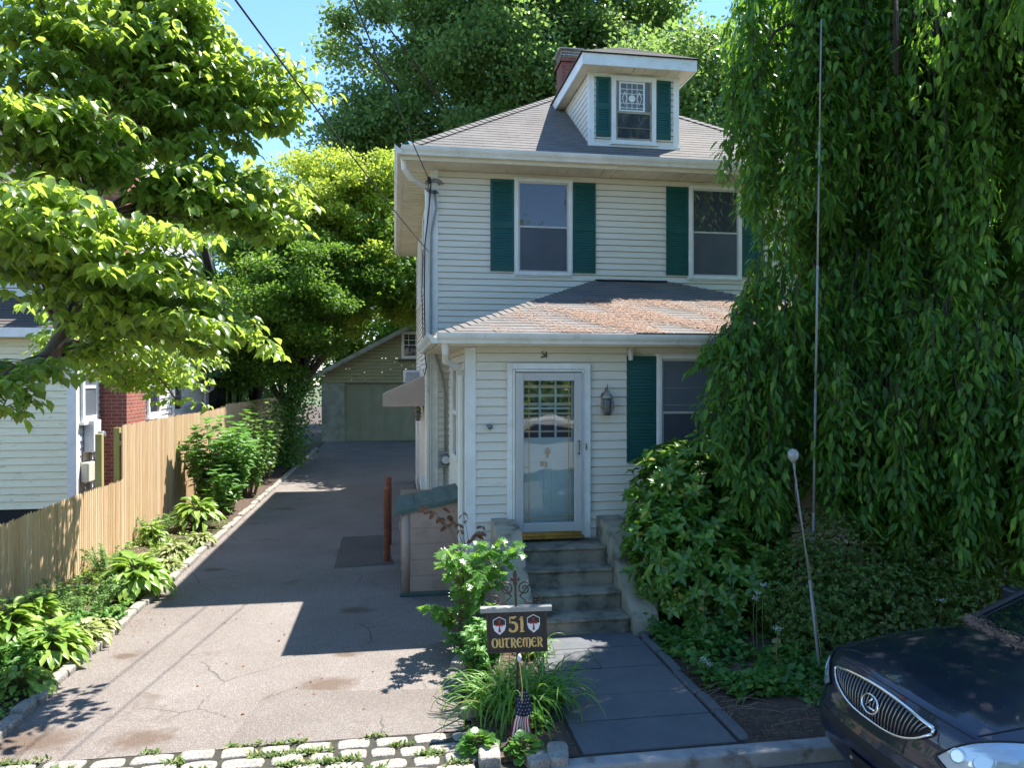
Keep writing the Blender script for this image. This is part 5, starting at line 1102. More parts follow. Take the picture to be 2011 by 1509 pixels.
for k in range(6):
    a = g.uniform(0, 2 * math.pi); sb.tube(bez((5.9, 7.9, 5.5 + g.uniform(-1.5, 1)), (5.9 + 1.6 * math.cos(a), 7.9 + 1.2 * math.sin(a), 7.8), (6 + 1.9 * math.cos(a), 8 + 1.5 * math.sin(a), 6.2), 9), [.05 - .005 * i for i in range(9)], 6, False)
sb.build('strand', M['dbark'], wc)
leafobj('crown', L['cherry'], wc, np.vstack(CP), np.vstack(CD), np.vstack(CN), np.concatenate(CS), T_LAN, W=1.25)
print('cherry leaves', sum(len(x) for x in CP))
quick('evergreen_tree', 'dark evergreen filling the shade right of the weeping tree', (10.5, 12.5, 4.2), (3.2, 2.2, 4.2), 110, 26000, L['cherry'], .16, 41, .9, tr=.2)

# shrubs ------------------------------------------------------------
def shrub(name, label, blobs, mat, n, ls, T=T_OV, whorl=0, stems=10, up=.5, W=None, cat='shrub', group=None, stemmat='dbark', shell=.72):
    """blobs: (centre, radii). leaves near the outer surface, pointing out/up"""
    base = (blobs[0][0][0], blobs[0][0][1], 0); t = thing(name, label, cat, base, group); b = MB()
    for c, r in blobs:
        for k in range(max(2, stems // len(blobs))):
            v = Vector(rng.normal(0, .6, 3)); v.z = abs(v.z); e = Vector(c) + Vector((v.x * r[0] * .7, v.y * r[1] * .7, v.z * r[2] * .6)); s0 = Vector((c[0] + random.gauss(0, .12), c[1] + random.gauss(0, .12), 0))
            b.tube(bez(s0, s0.lerp(e, .5) + Vector((0, 0, .1)), e, 6), [.018, .015, .012, .009, .006, .004], 5, False)
    b.build('stem', M[stemmat], t)
    vol = np.array([r[0] * r[1] + r[1] * r[2] + r[0] * r[2] for c, r in blobs]); pr = vol / vol.sum()
    k = n // (whorl or 1); idx = rng.choice(len(blobs), k, p=pr); C = np.array([c for c, r in blobs])[idx]; Rr = np.array([r for c, r in blobs])[idx]
    v = unit(rv(k)); rad = 1 - np.abs(rng.normal(0, 1 - shell, k)); rad = np.clip(rad + .10 * np.sin(v[:, 0] * 7 + v[:, 2] * 5 + idx) * np.cos(v[:, 1] * 6), .2, 1.15)[:, None]
    P = C + v * Rr * rad; keep = P[:, 2] > .03; P, v = P[keep], v[keep]; k = len(P); A = unit(v * .8 + rv(k, .25) + np.array([0, 0, up]))
    if whorl:
        P = np.repeat(P, whorl, 0); Ax = np.repeat(A, whorl, 0); m = len(P); a = np.tile(np.arange(whorl) * 2 * math.pi / whorl, k) + np.repeat(rng.uniform(0, 6, k), whorl)
        h1 = unit(np.cross(Ax, np.array([.3, .2, 1.]))); h2 = np.cross(Ax, h1); D = h1 * np.cos(a)[:, None] + h2 * np.sin(a)[:, None] + Ax * rng.uniform(.1, .9, m)[:, None]; Nn = Ax + rv(m, .2)
    else: D = A + rv(k, .5); Nn = rv(k, .5) + A * .5 + np.array([0, 0, .5]); m = k
    leafobj('foliage', mat, t, P, D, Nn, ls * rng.uniform(.7, 1.25, m), T, W=W)
    return t
shrub('laurel_shrub', 'glossy broad leaved laurel shrub beside the front steps under the window',
      [((3.25, 8.4, 1.45), (.52, .45, .58)), ((4.15, 8.6, 1.5), (.6, .4, .62)), ((2.98, 7.95, .8), (.4, .4, .6)), ((3.55, 8.35, 1.35), (.62, .5, .75)), ((3.1, 8.2, 1.05), (.48, .45, .62)), ((3.35, 7.9, .75), (.6, .5, .7)), ((4.0, 8.2, .95), (.65, .5, .75)), ((3.75, 7.7, .55), (.7, .45, .6)), ((3.15, 7.75, .5), (.33, .35, .5)), ((4.4, 8.5, 1.2), (.5, .4, .6))], L['laurel'], 15500, .12, T_OV, 6, 18, .6, W=.85)
shrub('azalea_shrub', 'wide fine leaved azalea shrub between the laurel and the dark car',
      [((5.0, 7.3, .85), (.75, .55, .72)), ((4.3, 7.1, .55), (.6, .5, .6)), ((5.7, 7.1, .8), (.7, .6, .65)), ((4.9, 6.7, .5), (.8, .45, .55)), ((5.7, 6.6, .45), (.75, .4, .5)), ((6.3, 6.9, .75), (.6, .5, .5)), ((4.2, 6.7, .35), (.45, .35, .38))], L['box'], 60000, .036, T_BOX, 5, 26, .8, W=1.1, shell=.8)
# vine runners with yellowed leaves
for (px, y0, y1, Y, lab) in ((1385, 1150, 1270, 7.0, 'thin vine with yellow leaves trailing down the laurel shrub'), (1530, 1240, 1370, 6.3, 'pale yellowing vine hanging in front of the azalea shrub')):
    t = thing('vine', lab, 'vine', tuple(gr(px, 1400))); b = MB(); pts = [at(px + random.uniform(-5, 5), y0 + (y1 - y0) * i / 8, Y) for i in range(9)]; b.tube(pts + [Vector((pts[-1].x, pts[-1].y, 0))], .004, 4); b.build('stem', M['twig'], t)
    P = np.array([tuple(p) for p in pts for _ in range(2)]); leafobj('leaf', L['grass'], t, P, rv(len(P)) + [0, 0, -1], rv(len(P), .3) + [0, -1, .2], .06, T_RND)
# white flower heads
for i, (px, py, Y) in enumerate(((1488, 1163, 6.6), (1500, 1150, 6.6), (1482, 1175, 6.6), (1529, 1236, 6.2), (1383, 1298, 6.3), (1393, 1308, 6.3), (1850, 1180, 6.3))):
    p = at(px, py, Y); t = thing('flower_head', 'flat white flower head among the leaves right of the walk', 'flower', (p.x, p.y, 0), 'white flower heads by the walk'); b = MB(); b.tube([(p.x + .03, p.y + .05, 0), (p.x, p.y + .02, p.z * .6), tuple(p)], .003, 4); b.build('stem', M['stem'], t)
    n = 40; o = rv(n) * [.020, .020, .008]; leafobj('petal', L['fl'], t, np.array(p) + o, rv(n), rv(n, .3) + [0, -.3, 1], .010, T_RND)
def cover(name, label, poly_y, mat, n, ls, T, hmax, kind='stuff', cat='ground cover', up=1.0, dz=0, W=None, fn=None):
    """poly_y: list of (x0,x1,y0,y1,weight)"""
    P = []; w_ = np.array([q[4] for q in poly_y], float); w_ /= w_.sum(); idx = rng.choice(len(poly_y), n, p=w_)
    q = np.array(poly_y)[idx]; x = rng.uniform(q[:, 0], q[:, 1]); y = rng.uniform(q[:, 2], q[:, 3]); z = rng.uniform(.01, 1, n) ** .8 * hmax * (.55 + .45 * np.sin(x * 6.1 + 1) * np.cos(y * 5.3)) + dz
    P = np.stack([x, y, z], 1); D = rv(n) * [1, 1, .3] + [0, 0, .15]; Nn = rv(n, .4) + [0, 0, up]
    o = leafobj(name, mat, None, P, D, Nn, ls * rng.uniform(.6, 1.3, n), T, W=W); return tag(o, label, cat, kind=kind)
cover('ivy_cover', 'low green creeper leaves covering the bed right of the walk', [(2.75, 4.2, 6.2, 7.6, 4), (2.9, 3.9, 5.9, 6.4, 2), (3.4, 7.5, 5.75, 6.6, 6), (4, 8, 5.5, 6.0, 1.5), (2.72, 3.1, 7.0, 8.2, 1), (3.5, 4.7, 5.5, 5.9, .8)], L['ivy'], 9500, .075, T_OV, .26, W=1.2)
cover('ivy_cover', 'small creeper leaves low along the kerb in front of the azalea', [(4.0, 5.4, 5.34, 5.75, 1)], L['ivy'], 900, .045, T_OV, .10)
cover('dry_litter', 'brown dead stems and leaves at the street end of the bed', [(2.75, 4.2, 5.33, 6.1, 3), (2.7, 3.1, 6.0, 7.6, 1), (-4.4, -3.2, 5.3, 8, 2), (-3.0, -2.7, 5.8, 16, .8), (-4.3, -3.2, 14, 30, 2), (-3, -2.4, 20, 32, 1.5)], L['red'], 2600, .03, T_LAN, .02, dz=.012)
b = MB()
for k in range(46):
    x, y = random.uniform(2.5, 3.9), random.uniform(5.45, 6.3); a = random.uniform(-.6, .9); l = random.uniform(.15, .6)
    b.tube([(x, y, .05), (x + l * .5 * math.cos(a), y + l * .5 * math.sin(a), .07 + random.uniform(0, .05)), (x + l * math.cos(a), y + l * math.sin(a), .04)], .0022, 3)
tag(b.build('dry_stems', M['twig'], None), 'tangle of dry tan stems lying across the end of the walk', 'dry stems', kind='stuff')

# hostas --------------------------------------------------------------
def hosta(x, y, r, n, label, mat, ls=.2, group=None, W=1.0, h=.35, T=T_HOS, name='hosta_plant'):
    t = thing(name, label, 'plant', (x, y, 0), group); P, D, Nn, S = [], [], [], []; b = MB()
    n = int(n * (2.5 if name == 'hosta_plant' else 1.3)); ls *= .68 if name == 'hosta_plant' else 1; r *= 1.12
    for k in range(n):
        a = random.uniform(0, 2 * math.pi); f = (k + .5) / n; rr = r * (.15 + .72 * f); el = (1 - f) * 1.1 + .12; zz = h * (1.05 - .55 * f) * random.uniform(.8, 1.15)
        p = Vector((x + rr * math.cos(a) * .62, y + rr * math.sin(a) * .62, zz)); c0 = Vector((x + random.gauss(0, .03), y + random.gauss(0, .03), .02))
        b.tube(bez(c0, c0.lerp(p, .4) + Z_ * zz * .5, p, 4), .005, 3, False)
        P.append(p); D.append(Vector((math.cos(a), math.sin(a), el - .45 + random.uniform(-.2, .2)))); Nn.append(Vector((-math.cos(a) * .3 + random.gauss(0, .25), -math.sin(a) * .3 + random.gauss(0, .25), 1))); S.append(ls * 1.2 * random.uniform(.75, 1.2))
    b.build('stem', M['stem'], t); leafobj('leaf', mat, t, [tuple(q) for q in P], [tuple(q) for q in D], [tuple(q) for q in Nn], np.array(S), T, W=W)
hs = [  # px,py of the foot, radius, count, material, label
 (385, 1045, .62, 60, 'hosta', .24, .5, 'big leafy hosta against the fence at the far end of the hosta row'),
 (265, 1175, .56, 64, 'hosta', .25, .42, 'dark full hosta in the middle of the bed, beside the variegated clump'),
 (345, 1100, .40, 60, 'hostav', .13, .2, 'low cream variegated hosta at the edging behind the full hosta'),
 (395, 1075, .36, 50, 'hostav', .12, .2, 'small pale variegated hosta nearest the big far hosta'),
 (300, 1075, .3, 34, 'hosta', .15, .35, 'upright yellow green hosta between the fence and the pale clumps'),
 (330, 1125, .3, 44, 'hostav', .11, .16, 'pale spiky variegated hosta overhanging the edging stones'),
 (160, 1275, .38, 54, 'hostav', .13, .22, 'cream edged hosta spilling over the edging by the shaded patch'),
 (100, 1310, .40, 48, 'hosta', .20, .34, 'broad light green hosta close to the left edge of the view'),
 (60, 1262, .36, 40, 'hosta', .22, .46, 'tall hosta against the low fence in the left foreground'),
 (205, 1250, .28, 40, 'hostav', .11, .18, 'small yellow striped hosta between two edging stones'),
 (10, 1290, .42, 46, 'hosta', .20, .46, 'leafy hosta cut by the left edge of the view'),
 (35, 1370, .34, 34, 'hosta', .15, .22, 'half shaded low hosta in the nearest corner of the bed'),
]
for px, py, r, n, m, ls, h, lab in hs:
    g_ = gr(px, py); x_ = min(g_.x, -3.12 - .2 * r); hosta(max(x_, -4.2), g_.y, r, n, lab, L[m], ls, h=h, W=.9 if m == 'hosta' else .7)
def feathery(px, py, rx, ry, h, n, label, mat='fern', ls=.05, T=T_LAN):
    g_ = gr(px, py); x, y = max(min(g_.x, -3.25), -4.15), g_.y; t = thing('feathery_plant', label, 'plant', (x, y, 0)); b = MB(); P, D = [], []
    for k in range(26):
        a, q = random.uniform(0, 6.28), random.random() ** .5; e = Vector((x + rx * q * math.cos(a), y + ry * q * math.sin(a), h * random.uniform(.6, 1.1))); s = Vector((x + rx * .5 * q * math.cos(a), y + ry * .5 * q * math.sin(a), .02)); pts = bez(s, s.lerp(e, .5) + Z_ * .08, e, 9); b.tube(pts, .003, 3, False)
        for j in range(n // 26): f = random.uniform(.15, 1); i = min(7, int(f * 8)); P.append(pts[i].lerp(pts[i + 1], f * 8 - i)); D.append(Vector((random.gauss(0, 1), random.gauss(0, 1), .5)))
    b.build('stem', M['stem'], t); m = len(P); leafobj('leaf', L[mat], t, [tuple(p) for p in P], [tuple(d) for d in D], rv(m, .5) + [0, 0, 1], ls * rng.uniform(.6, 1.3, m), T)
feathery(150, 1215, .55, .5, .42, 2600, 'feathery fine leaved green clump between the hostas by the low fence')
feathery(215, 1130, .42, .45, .40, 1800, 'fine leaved clump at the fence foot behind the full dark hosta')
feathery(290, 1060, .35, .5, .42, 1600, 'fine leaved clump at the fence foot behind the upright hosta')
feathery(195, 1240, .35, .35, .2, 1100, 'bluish small leaved columbine in front of the feathery clump', 'hyd', .045, T_RND)
feathery(30, 1335, .4, .35, .3, 1300, 'small leafy weed patch near the left foreground stones', 'ivy', .07, T_OV)
cover('low_greenery', 'mixed light green seedlings and low leaves filling the bed between the hostas', [(-4.32, -3.14, 6.0, 13.5, 3), (-4.3, -3.14, 5.2, 6.4, .6)], L['hosta'], 9000, .055, T_OV, .20)
cover('grass_patch', 'thin sunlit grass and seedlings at the bed edge near the hydrangea', [(-3.6, -3.1, 12.5, 15, 2), (-4.2, -3.15, 7.5, 13, 2)], L['grass'], 3000, .05, T_LAN, .10)
# hydrangea
def leafy(name, label, cx, cy, rx, ry, h, nst, per, mat, ls, T=T_OV, cat='shrub', W=1.2):
    t = thing(name, label, cat, (cx, cy, 0)); b = MB(); P, D, Nn = [], [], []
    for k in range(nst):
        a, q = random.uniform(0, 6.28), random.random() ** .6; hh = h * random.uniform(.45, 1.0) * (1 - .25 * q); s = Vector((cx + rx * .35 * q * math.cos(a), cy + ry * .35 * q * math.sin(a), 0)); e = Vector((cx + rx * q * math.cos(a), cy + ry * q * math.sin(a), hh))
        pts = bez(s, s.lerp(e, .5) + Z_ * .2, e, 10); b.tube(pts, [.010 - .0008 * i for i in range(10)], 5, False)
        for j in range(per):
            f = .2 + .8 * j / per; i = min(8, int(f * 9)); p = pts[i].lerp(pts[i + 1], f * 9 - i); aa = j * 1.57 + k
            for sg in (0, math.pi): P.append(p); D.append(Vector((math.cos(aa + sg), math.sin(aa + sg), random.uniform(-.35, .5)))); Nn.append(Vector((random.gauss(0, .3), random.gauss(0, .3), 1)))
        for j in range(5): P.append(pts[-1]); D.append(Vector((math.cos(j * 1.26), math.sin(j * 1.26), .7))); Nn.append(Vector((0, 0, 1)))
    b.build('stem', M['stem'], t); m = len(P); leafobj('foliage', mat, t, [tuple(p) for p in P], [tuple(d) for d in D], [tuple(d) for d in Nn], ls * rng.uniform(.6, 1.2, m), T, W=W); return t
leafy('hydrangea_shrub', 'tall sunlit hydrangea with large pale leaves against the tall fence', -3.60, 16.2, .72, 1.0, 2.3, 56, 13, L['hyd'], .19)
leafy('hydrangea_shrub', 'lower hydrangea growth in front of the tall pale leaved one', -3.5, 15.4, .4, .5, 1.3, 16, 9, L['hyd'], .16)
leafy('shade_shrub', 'dark blue green leafy shrub in shade past the hydrangea', -3.5, 18.4, .7, 1.1, 2.2, 60, 13, L['ivy'], .13)
leafy('shade_shrub', 'dim leafy undergrowth shrub near the foot of the ivy clad trunk', -3.6, 21.4, .65, 1.6, 2.6, 70, 13, L['oak'], .13)
# daylilies ------------------------------------------------------------
def blades(name, label, x, y, r, n, lmax, wdt, mat, h0=.03, cat='plant', lean=None):
    b = MB()
    for k in range(n):
        a = random.uniform(0, 6.28); l = lmax * random.uniform(.55, 1.0); el = random.uniform(.75, 1.45); c = Vector((x + random.gauss(0, r), y + random.gauss(0, r), h0)); o = Vector((math.cos(a), math.sin(a), 0)); sd = Vector((-o.y, o.x, 0)); pts = []
        curl = random.uniform(.8, 2.1); p = c.copy(); th = el; st2 = l / 9
        for i in range(10): pts.append(p.copy()); p = p + (o * math.cos(th) + Z_ * math.sin(th)) * st2; th -= curl / 9 * (1 + i * .28); p.z = max(p.z, .015)
        for i in range(9):
            w0 = wdt * (1 - (i / 9) ** 2.2) + .0012; w1 = wdt * (1 - ((i + 1) / 9) ** 2.2) + .0012; v = Z_ * .25 * wdt
            k0 = len(b.v)
            b.v += [tuple(pts[i] - sd * w0 + v), tuple(pts[i]), tuple(pts[i] + sd * w0 + v)] if i == 0 else []
            if i == 0: kp = k0
            kn = len(b.v); b.v += [tuple(pts[i + 1] - sd * w1 + v), tuple(pts[i + 1]), tuple(pts[i + 1] + sd * w1 + v)]
            b.f += [(kp, kp + 1, kn + 1, kn), (kp + 1, kp + 2, kn + 2, kn + 1)]; b.m += [0, 0]; kp = kn
    return tag(b.build(name, mat, None), label, cat)
for (px, py, r, n, lm, lab) in ((1010, 1405, .11, 190, .72, 'arching daylily clump at the foot of the sign post'), (1065, 1390, .10, 120, .70, 'daylily clump leaning over the bluestone walk'), (965, 1395, .09, 110, .66, 'daylily clump on the driveway side of the small flag')):
    g_ = gr(px, py); blades('daylily_clump', lab, g_.x, g_.y, r, n, lm, .0095, L['lily'])
g_ = gr(1075, 1300); blades('daylily_clump', 'small dark daylily tuft behind the sign beside the lowest step', g_.x - .1, g_.y + .1, .07, 60, .5, .008, L['lily'])
leafy('young_shrub', 'bushy weigela like shrub between the sign and the driveway edge', .80, 6.75, .26, .32, .62, 44, 12, L['hyd'], .075, W=.8)
leafy('groundling_shrub', 'low leafy growth at the foot of the storage bin and oak sapling', .75, 7.35, .28, .3, .42, 36, 10, L['hyd'], .07, W=.8)
for (px, py, lab) in ((1045, 1440, 'round leaved low weed right of the small flag'), (940, 1480, 'bright low weed on the stones in front of the daylilies'), (1030, 1490, 'sunlit weed clump in front of the small flag')):
    g_ = gr(px, py); hosta(g_.x, g_.y, .2, 60, lab, L['sap'], .055, h=.12, W=1.3, T=T_RND, name='weed_clump')
# oak sapling -----------------------------------------------------------
sp = thing('oak_sapling', 'young oak sapling with bright lobed leaves beside the concrete steps', 'sapling', (.78, 7.75, 0)); b = MB(); P, D, Nn = [], [], []
roots = (Vector((.80, 7.75, 0)), Vector((.70, 7.85, 0)))
tg = [(870, 1080), (905, 1070), (940, 1065), (975, 1062), (1010, 1070), (925, 1100), (960, 1110), (890, 1120), (930, 1140), (970, 1150), (900, 1165), (855, 1195), (835, 1190), (880, 1205), (940, 1175), (920, 1190), (1000, 1085), (960, 1085), (905, 1100), (870, 1210), (945, 1125), (985, 1130), (1015, 1090), (885, 1085), (865, 1100), (955, 1190)]
for i, (px, py) in enumerate(tg):
    e = at(px, py, 7.45 + random.uniform(-.35, .3)); s = roots[i % 2]; q = Vector((s.x, s.y, max(.1, e.z * .6))); pts = bez(s, q, e, 10); b.tube(pts, [.010 - .0009 * j for j in range(10)], 5, False)
    for j in range(11):
        a = random.uniform(0, 6.28); p = pts[-1 - (j // 4)]; P.append(p + Vector(rng.normal(0, .012, 3))); D.append(Vector((math.cos(a), math.sin(a), random.uniform(-.8, .15)))); Nn.append(Vector((random.gauss(0, .35), random.gauss(0, .35) - .2, 1)))
b.build('stem', M['twig'], sp); leafobj('leaf', L['sap'], sp, [tuple(p) for p in P], [tuple(d) for d in D], [tuple(d) for d in Nn], .145 * rng.uniform(.7, 1.2, len(P)), T_LOB, W=1.1)
sp = thing('oak_sapling', 'young oak shoot with bronze red leaves in front of the porch corner', 'sapling', (.86, 8.3, 0)); b = MB(); P, D, Nn = [], [], []
for px, py in ((830, 995), (845, 1005), (870, 1000), (900, 1030), (865, 1020), (935, 1050), (945, 1035), (910, 1010), (880, 1015)):
    e = at(px, py, 8.3 + random.uniform(-.1, .1)); s = Vector((.86, 8.3, 0)); pts = bez(s, Vector((.86, 8.3, e.z * .8)), e, 9); b.tube(pts, [.007 - .0007 * j for j in range(9)], 4, False)
    for j in range(6): a = random.uniform(0, 6.28); P.append(pts[-1 - j // 4]); D.append(Vector((math.cos(a), math.sin(a), random.uniform(-1, -.1)))); Nn.append(Vector((random.gauss(0, .4), random.gauss(0, .4) - .4, 1)))
b.build('stem', M['twig'], sp); leafobj('leaf', L['red'], sp, [tuple(p) for p in P], [tuple(d) for d in D], [tuple(d) for d in Nn], .095 * rng.uniform(.7, 1.2, len(P)), T_LOB)
# weeds between cobbles
n = 5200; rows = rng.choice([5.677, 5.512, 5.348, 5.85], n, p=[.32, .32, .2, .16]); X = rng.uniform(-3.6, .9, n); keep = (np.sin(X * 7.3 + rows * 9) + np.sin(X * 3.1 + rows * 4)) > .0; X, rows = X[keep], rows[keep]; n = len(X)
P = np.stack([X, rows + rng.normal(0, .016, n), np.full(n, -.005) + rng.uniform(0, .02, n)], 1)
tag(leafobj('weeds', L['grass'], None, P, rv(n) * [1, 1, .2] + [0, 0, .7], rv(n, .5) + [0, 0, 1], .035 * rng.uniform(.6, 1.6, n), T_LAN, W=1.5), 'small weeds and grass growing in the joints between the cobblestones', 'weeds', kind='stuff')
# fallen needles on the porch roof
def litter_on(name, label, n, xr, vr, O, V, Nn_, dens, mat='needles', ls=.035):
    x = rng.uniform(*xr, n * 4); v = rng.uniform(*vr, n * 4); d = .5 + .5 * np.sin(x * 2.1 + v * 1.7) * np.cos(v * 3.3 - x) + .35 * np.sin(x * 6 + v * 5)
    k = (rng.random(n * 4) < d * dens(x, v)); x, v = x[k][:n], v[k][:n]; m = len(x); V, Nn_ = np.array(V), np.array(Nn_)
    P = np.stack([x, np.full(m, O[0]), np.full(m, O[1])], 1) + v[:, None] * V + Nn_ * (.010 + .022 * rng.random(m) ** 2)[:, None]
    t = leafobj(name, L_ if False else M[mat], None, P, rv(m) @ (np.eye(3) - np.outer(Nn_, Nn_)), np.tile(Nn_, (m, 1)) + rv(m, .15), ls * rng.uniform(.6, 1.5, m), T_SIM, W=.35)
    return tag(t, label, 'leaf litter', kind='stuff')
litter_on('fallen_needles', 'orange brown fallen needles and catkins covering the porch roof', 34000, (1.2, 7.2), (.1, 2.1), (QY0, QZ), tuple(V2), tuple(N2), lambda x, v: np.clip((x - .8) / 1.9, .08, 1.3) * np.clip(1.4 - v * .45, .1, 1.2) * ((x - QX0) > v * .95))
b = MB()
for px, py in ((985, 655), (1180, 275), (1010, 290)): pass
# ---------------------------------------------------------------- sign
sg0 = at(1015, 1241, 5.92); SXc, SY, SZ = sg0.x, 5.92, sg0.z
sign = thing('house_sign', 'black hanging style house sign with scroll finial in front of the daylilies', 'sign', (SXc, SY, 0))
rz = R(-9); U = Vector((math.cos(rz), math.sin(rz), .035)).normalized(); Fn = Vector((math.sin(rz), -math.cos(rz), 0)).normalized(); O = Vector((SXc, SY, SZ)); Vu = Fn.cross(U) * -1
if Vu.z < 0: Vu = -Vu
b = MB(); hw_, hh_ = .238, .165
b.prism([(-hw_, -hh_), (hw_, -hh_), (hw_, hh_), (-hw_, hh_)], O + Fn * .008, U, Vu, -Fn, .016); b.build('board', M['black'], sign)
b = MB(); 
for (a, c, d, e) in ((-hw_ - .008, -hw_ + .006, -hh_ - .008, hh_), (hw_ - .006, hw_ + .008, -hh_ - .008, hh_), (-hw_ + .006, hw_ - .006, -hh_ - .008, -hh_ + .006)): b.prism([(a, d), (c, d), (c, e), (a, e)], O + Fn * .013, U, Vu, -Fn, .026)
b.build('frame', M['iron'], sign)
b = MB(); b.prism([(-.29, hh_ + .0), (.29, hh_ + .0), (.29, hh_ + .035), (-.29, hh_ + .035)], O + Fn * .035, U, Vu, -Fn, .07); b.build('cap_board', M['grey_metal'], sign, bevel=.004)
b = MB(); b.tube([Vector((SXc, SY, 0)), O - Vu * hh_], .011, 8); b.tube([O + Vu * (hh_ + .035), O + Vu * (hh_ + .22)], .010, 8); b.build('post', M['iron'], sign)
b = MB(); tz = hh_ + .22
b.prism([(0, .13), (.018, .085), (.012, .05), (.035, .065), (.04, .035), (.018, .035), (.014, 0), (-.014, 0), (-.018, .035), (-.04, .035), (-.035, .065), (-.012, .05), (-.018, .085)], O + Vu * (tz - .01) + Fn * .006, U, Vu, -Fn, .012); b.build('finial', M['iron'], sign)
b = MB()
def sp_(cx, cy, r0, r1, a0, a1, n=22): return [(cx + (r0 + (r1 - r0) * i / n) * math.cos(R(a0 + (a1 - a0) * i / n)), cy + (r0 + (r1 - r0) * i / n) * math.sin(R(a0 + (a1 - a0) * i / n))) for i in range(n + 1)]
z0 = hh_ + .045
for s in (-1, 1):
    big = sp_(.075, .135, .012, .058, 0 + 200, 200 - 520); 
    path = big + [(.035, .075), (.09, .022), (.14, .018)] + sp_(.165, .05, .045, .012, -70, 330)
    # main curve: inner spiral, sweep down and out, ends in an outer small spiral
    pts = [O + U * (s * x) + Vu * (z0 + y) for x, y in path]; b.tube(pts, .0065, 6)
b.build('scroll', M['iron'], sign, smooth=True)
b = MB(); OT = O + Fn * .0085
lettering(b, 'OUTREMER', OT - U * .207 - Vu * .128, U, Vu, Fn, .082, .42); b.build('lettering', M['gold'], sign)
b = MB(); lettering(b, '51', OT - U * .066 - Vu * .005, U, Vu, Fn, .125, .145); b.build('numerals', M['gold'], sign)
wm = pm('sign_white', (.8, .8, .8), rough=.5); rm = pm('sign_red', (.45, .02, .03), rough=.5)
for cx, cy in ((-.14, .052), (.138, .062)):
    sh = [(-.052, .045), (0, .072), (.052, .045), (.052, -.01), (.04, -.045), (0, -.078), (-.04, -.045), (-.052, -.01)]
    b = MB(); b.prism(sh, OT + U * cx + Vu * cy + Fn * .001, U, Vu, -Fn, .002); shd = b.build('shield', wm, sign)
    b = MB(); b.prism([(-.047, .041), (0, .065), (.047, .041), (.047, .002), (-.047, .002)], OT + U * cx + Vu * cy + Fn * .0025, U, Vu, -Fn, .001); b.build('shield_field', M['black'], shd)
    b = MB(); Q = OT + U * cx + Vu * cy + Fn * .004; 
    b.prism([(-.003, 0), (.003, 0), (.009, .046), (-.009, .046)], Q, U, Vu, -Fn, .001); b.prism([(-.003, 0), (-.010, -.055), (.010, -.055), (.003, 0)], Q, U, Vu, -Fn, .001)
    b.prism([(0, -.001), (.030, -.007), (.030, .011), (0, .004)], Q - Fn * .0004, U, Vu, -Fn, .001); b.prism([(0, .004), (-.030, .011), (-.030, -.007), (0, -.001)], Q - Fn * .0004, U, Vu, -Fn, .001); b.build('cross', rm, shd)
# small flag ---------------------------------------------------------
fl = thing('small_flag', 'small stars and stripes flag drooping on a wooden stick below the sign', 'flag', tuple(gr(1022, 1470)))
FY = gr(1022, 1470).y + .02; fa, fb = at(1020, 1300, FY), at(1026, 1352, FY)
b = MB(); b.tube([fa, fb, at(1022, 1480, FY + .03)], .004, 6); b.build('stick', M['gold'], fl)
b = MB(); b.lathe([(.006, -.01), (.014, 0), (.016, .03), (.008, .05)], fa, 10); b.build('tip', M['plastic'], fl, smooth=True)
def flagm():
    m, t, bb = nodes('flag_cloth'); uv = N(t, 'ShaderNodeUVMap').outputs[0]; sx = N(t, 'ShaderNodeSeparateXYZ'); t.links.new(uv, sx.inputs[0])
    m1_ = N(t, 'ShaderNodeMath', operation='MULTIPLY'); m1_.inputs[1].default_value = 6.5; t.links.new(sx.outputs[0], m1_.inputs[0]); fr = N(t, 'ShaderNodeMath', operation='FRACT'); t.links.new(m1_.outputs[0], fr.inputs[0])
    stp = N(t, 'ShaderNodeMath', operation='GREATER_THAN'); stp.inputs[1].default_value = .5; t.links.new(fr.outputs[0], stp.inputs[0])
    c = mixc(t, stp.outputs[0], (.42, .015, .03), (.75, .73, .70)); t.links.new(c, bb.inputs['Base Color']); bb.inputs['Roughness'].default_value = .8; return m
FW = flagm(); navy = pm('flag_navy', (.012, .016, .045), (.02, .022, .06), 12, .8)
def fp(u, v):   # u 0..1 across, v 0..1 down : hanging folded cloth
    y = 1352 + v * 118; wd = np.interp(v, [0, .12, .38, .5, .75, 1], [3, 12, 17, 14, 20, 26]); cx = np.interp(v, [0, .4, .55, 1], [1026, 1029, 1024, 1023])
    return at(cx + (u - .5) * 2 * wd, y + 10 * math.sin(u * 3.1) * v, FY + .012 + .016 * math.sin(u * 11 + v * 2) * (0.3 + v)) 
b = MB(); nu, nv = 18, 14
def quads(b, v0, v1):
    for i in range(nu):
        for j in range(nv):
            a, c = i / nu, (i + 1) / nu; d, e = v0 + (v1 - v0) * j / nv, v0 + (v1 - v0) * (j + 1) / nv
            b.face([fp(a, e), fp(c, e), fp(c, d), fp(a, d)], [(a, e), (c, e), (c, d), (a, d)])
quads(b, .46, 1.0); b.build('stripes', FW, fl, smooth=True)
b = MB(); quads(b, 0, .46); b.build('canton', navy, fl, smooth=True)
b = MB()
for j in range(7):
    for i in range(4 if j % 2 else 5):
        v = .08 + j * .055; u = .1 + (i + (.5 if j % 2 else 0)) * .2; p = fp(u, v); r_ = .0045; pts = []
        for k in range(10): rr = r_ if k % 2 == 0 else r_ * .42; pts.append((rr * math.sin(k * math.pi / 5), rr * math.cos(k * math.pi / 5)))
        b.face([p + X_ * x - Y_ * .004 + Z_ * y for x, y in pts][::-1])
b.build('stars', wm, fl)
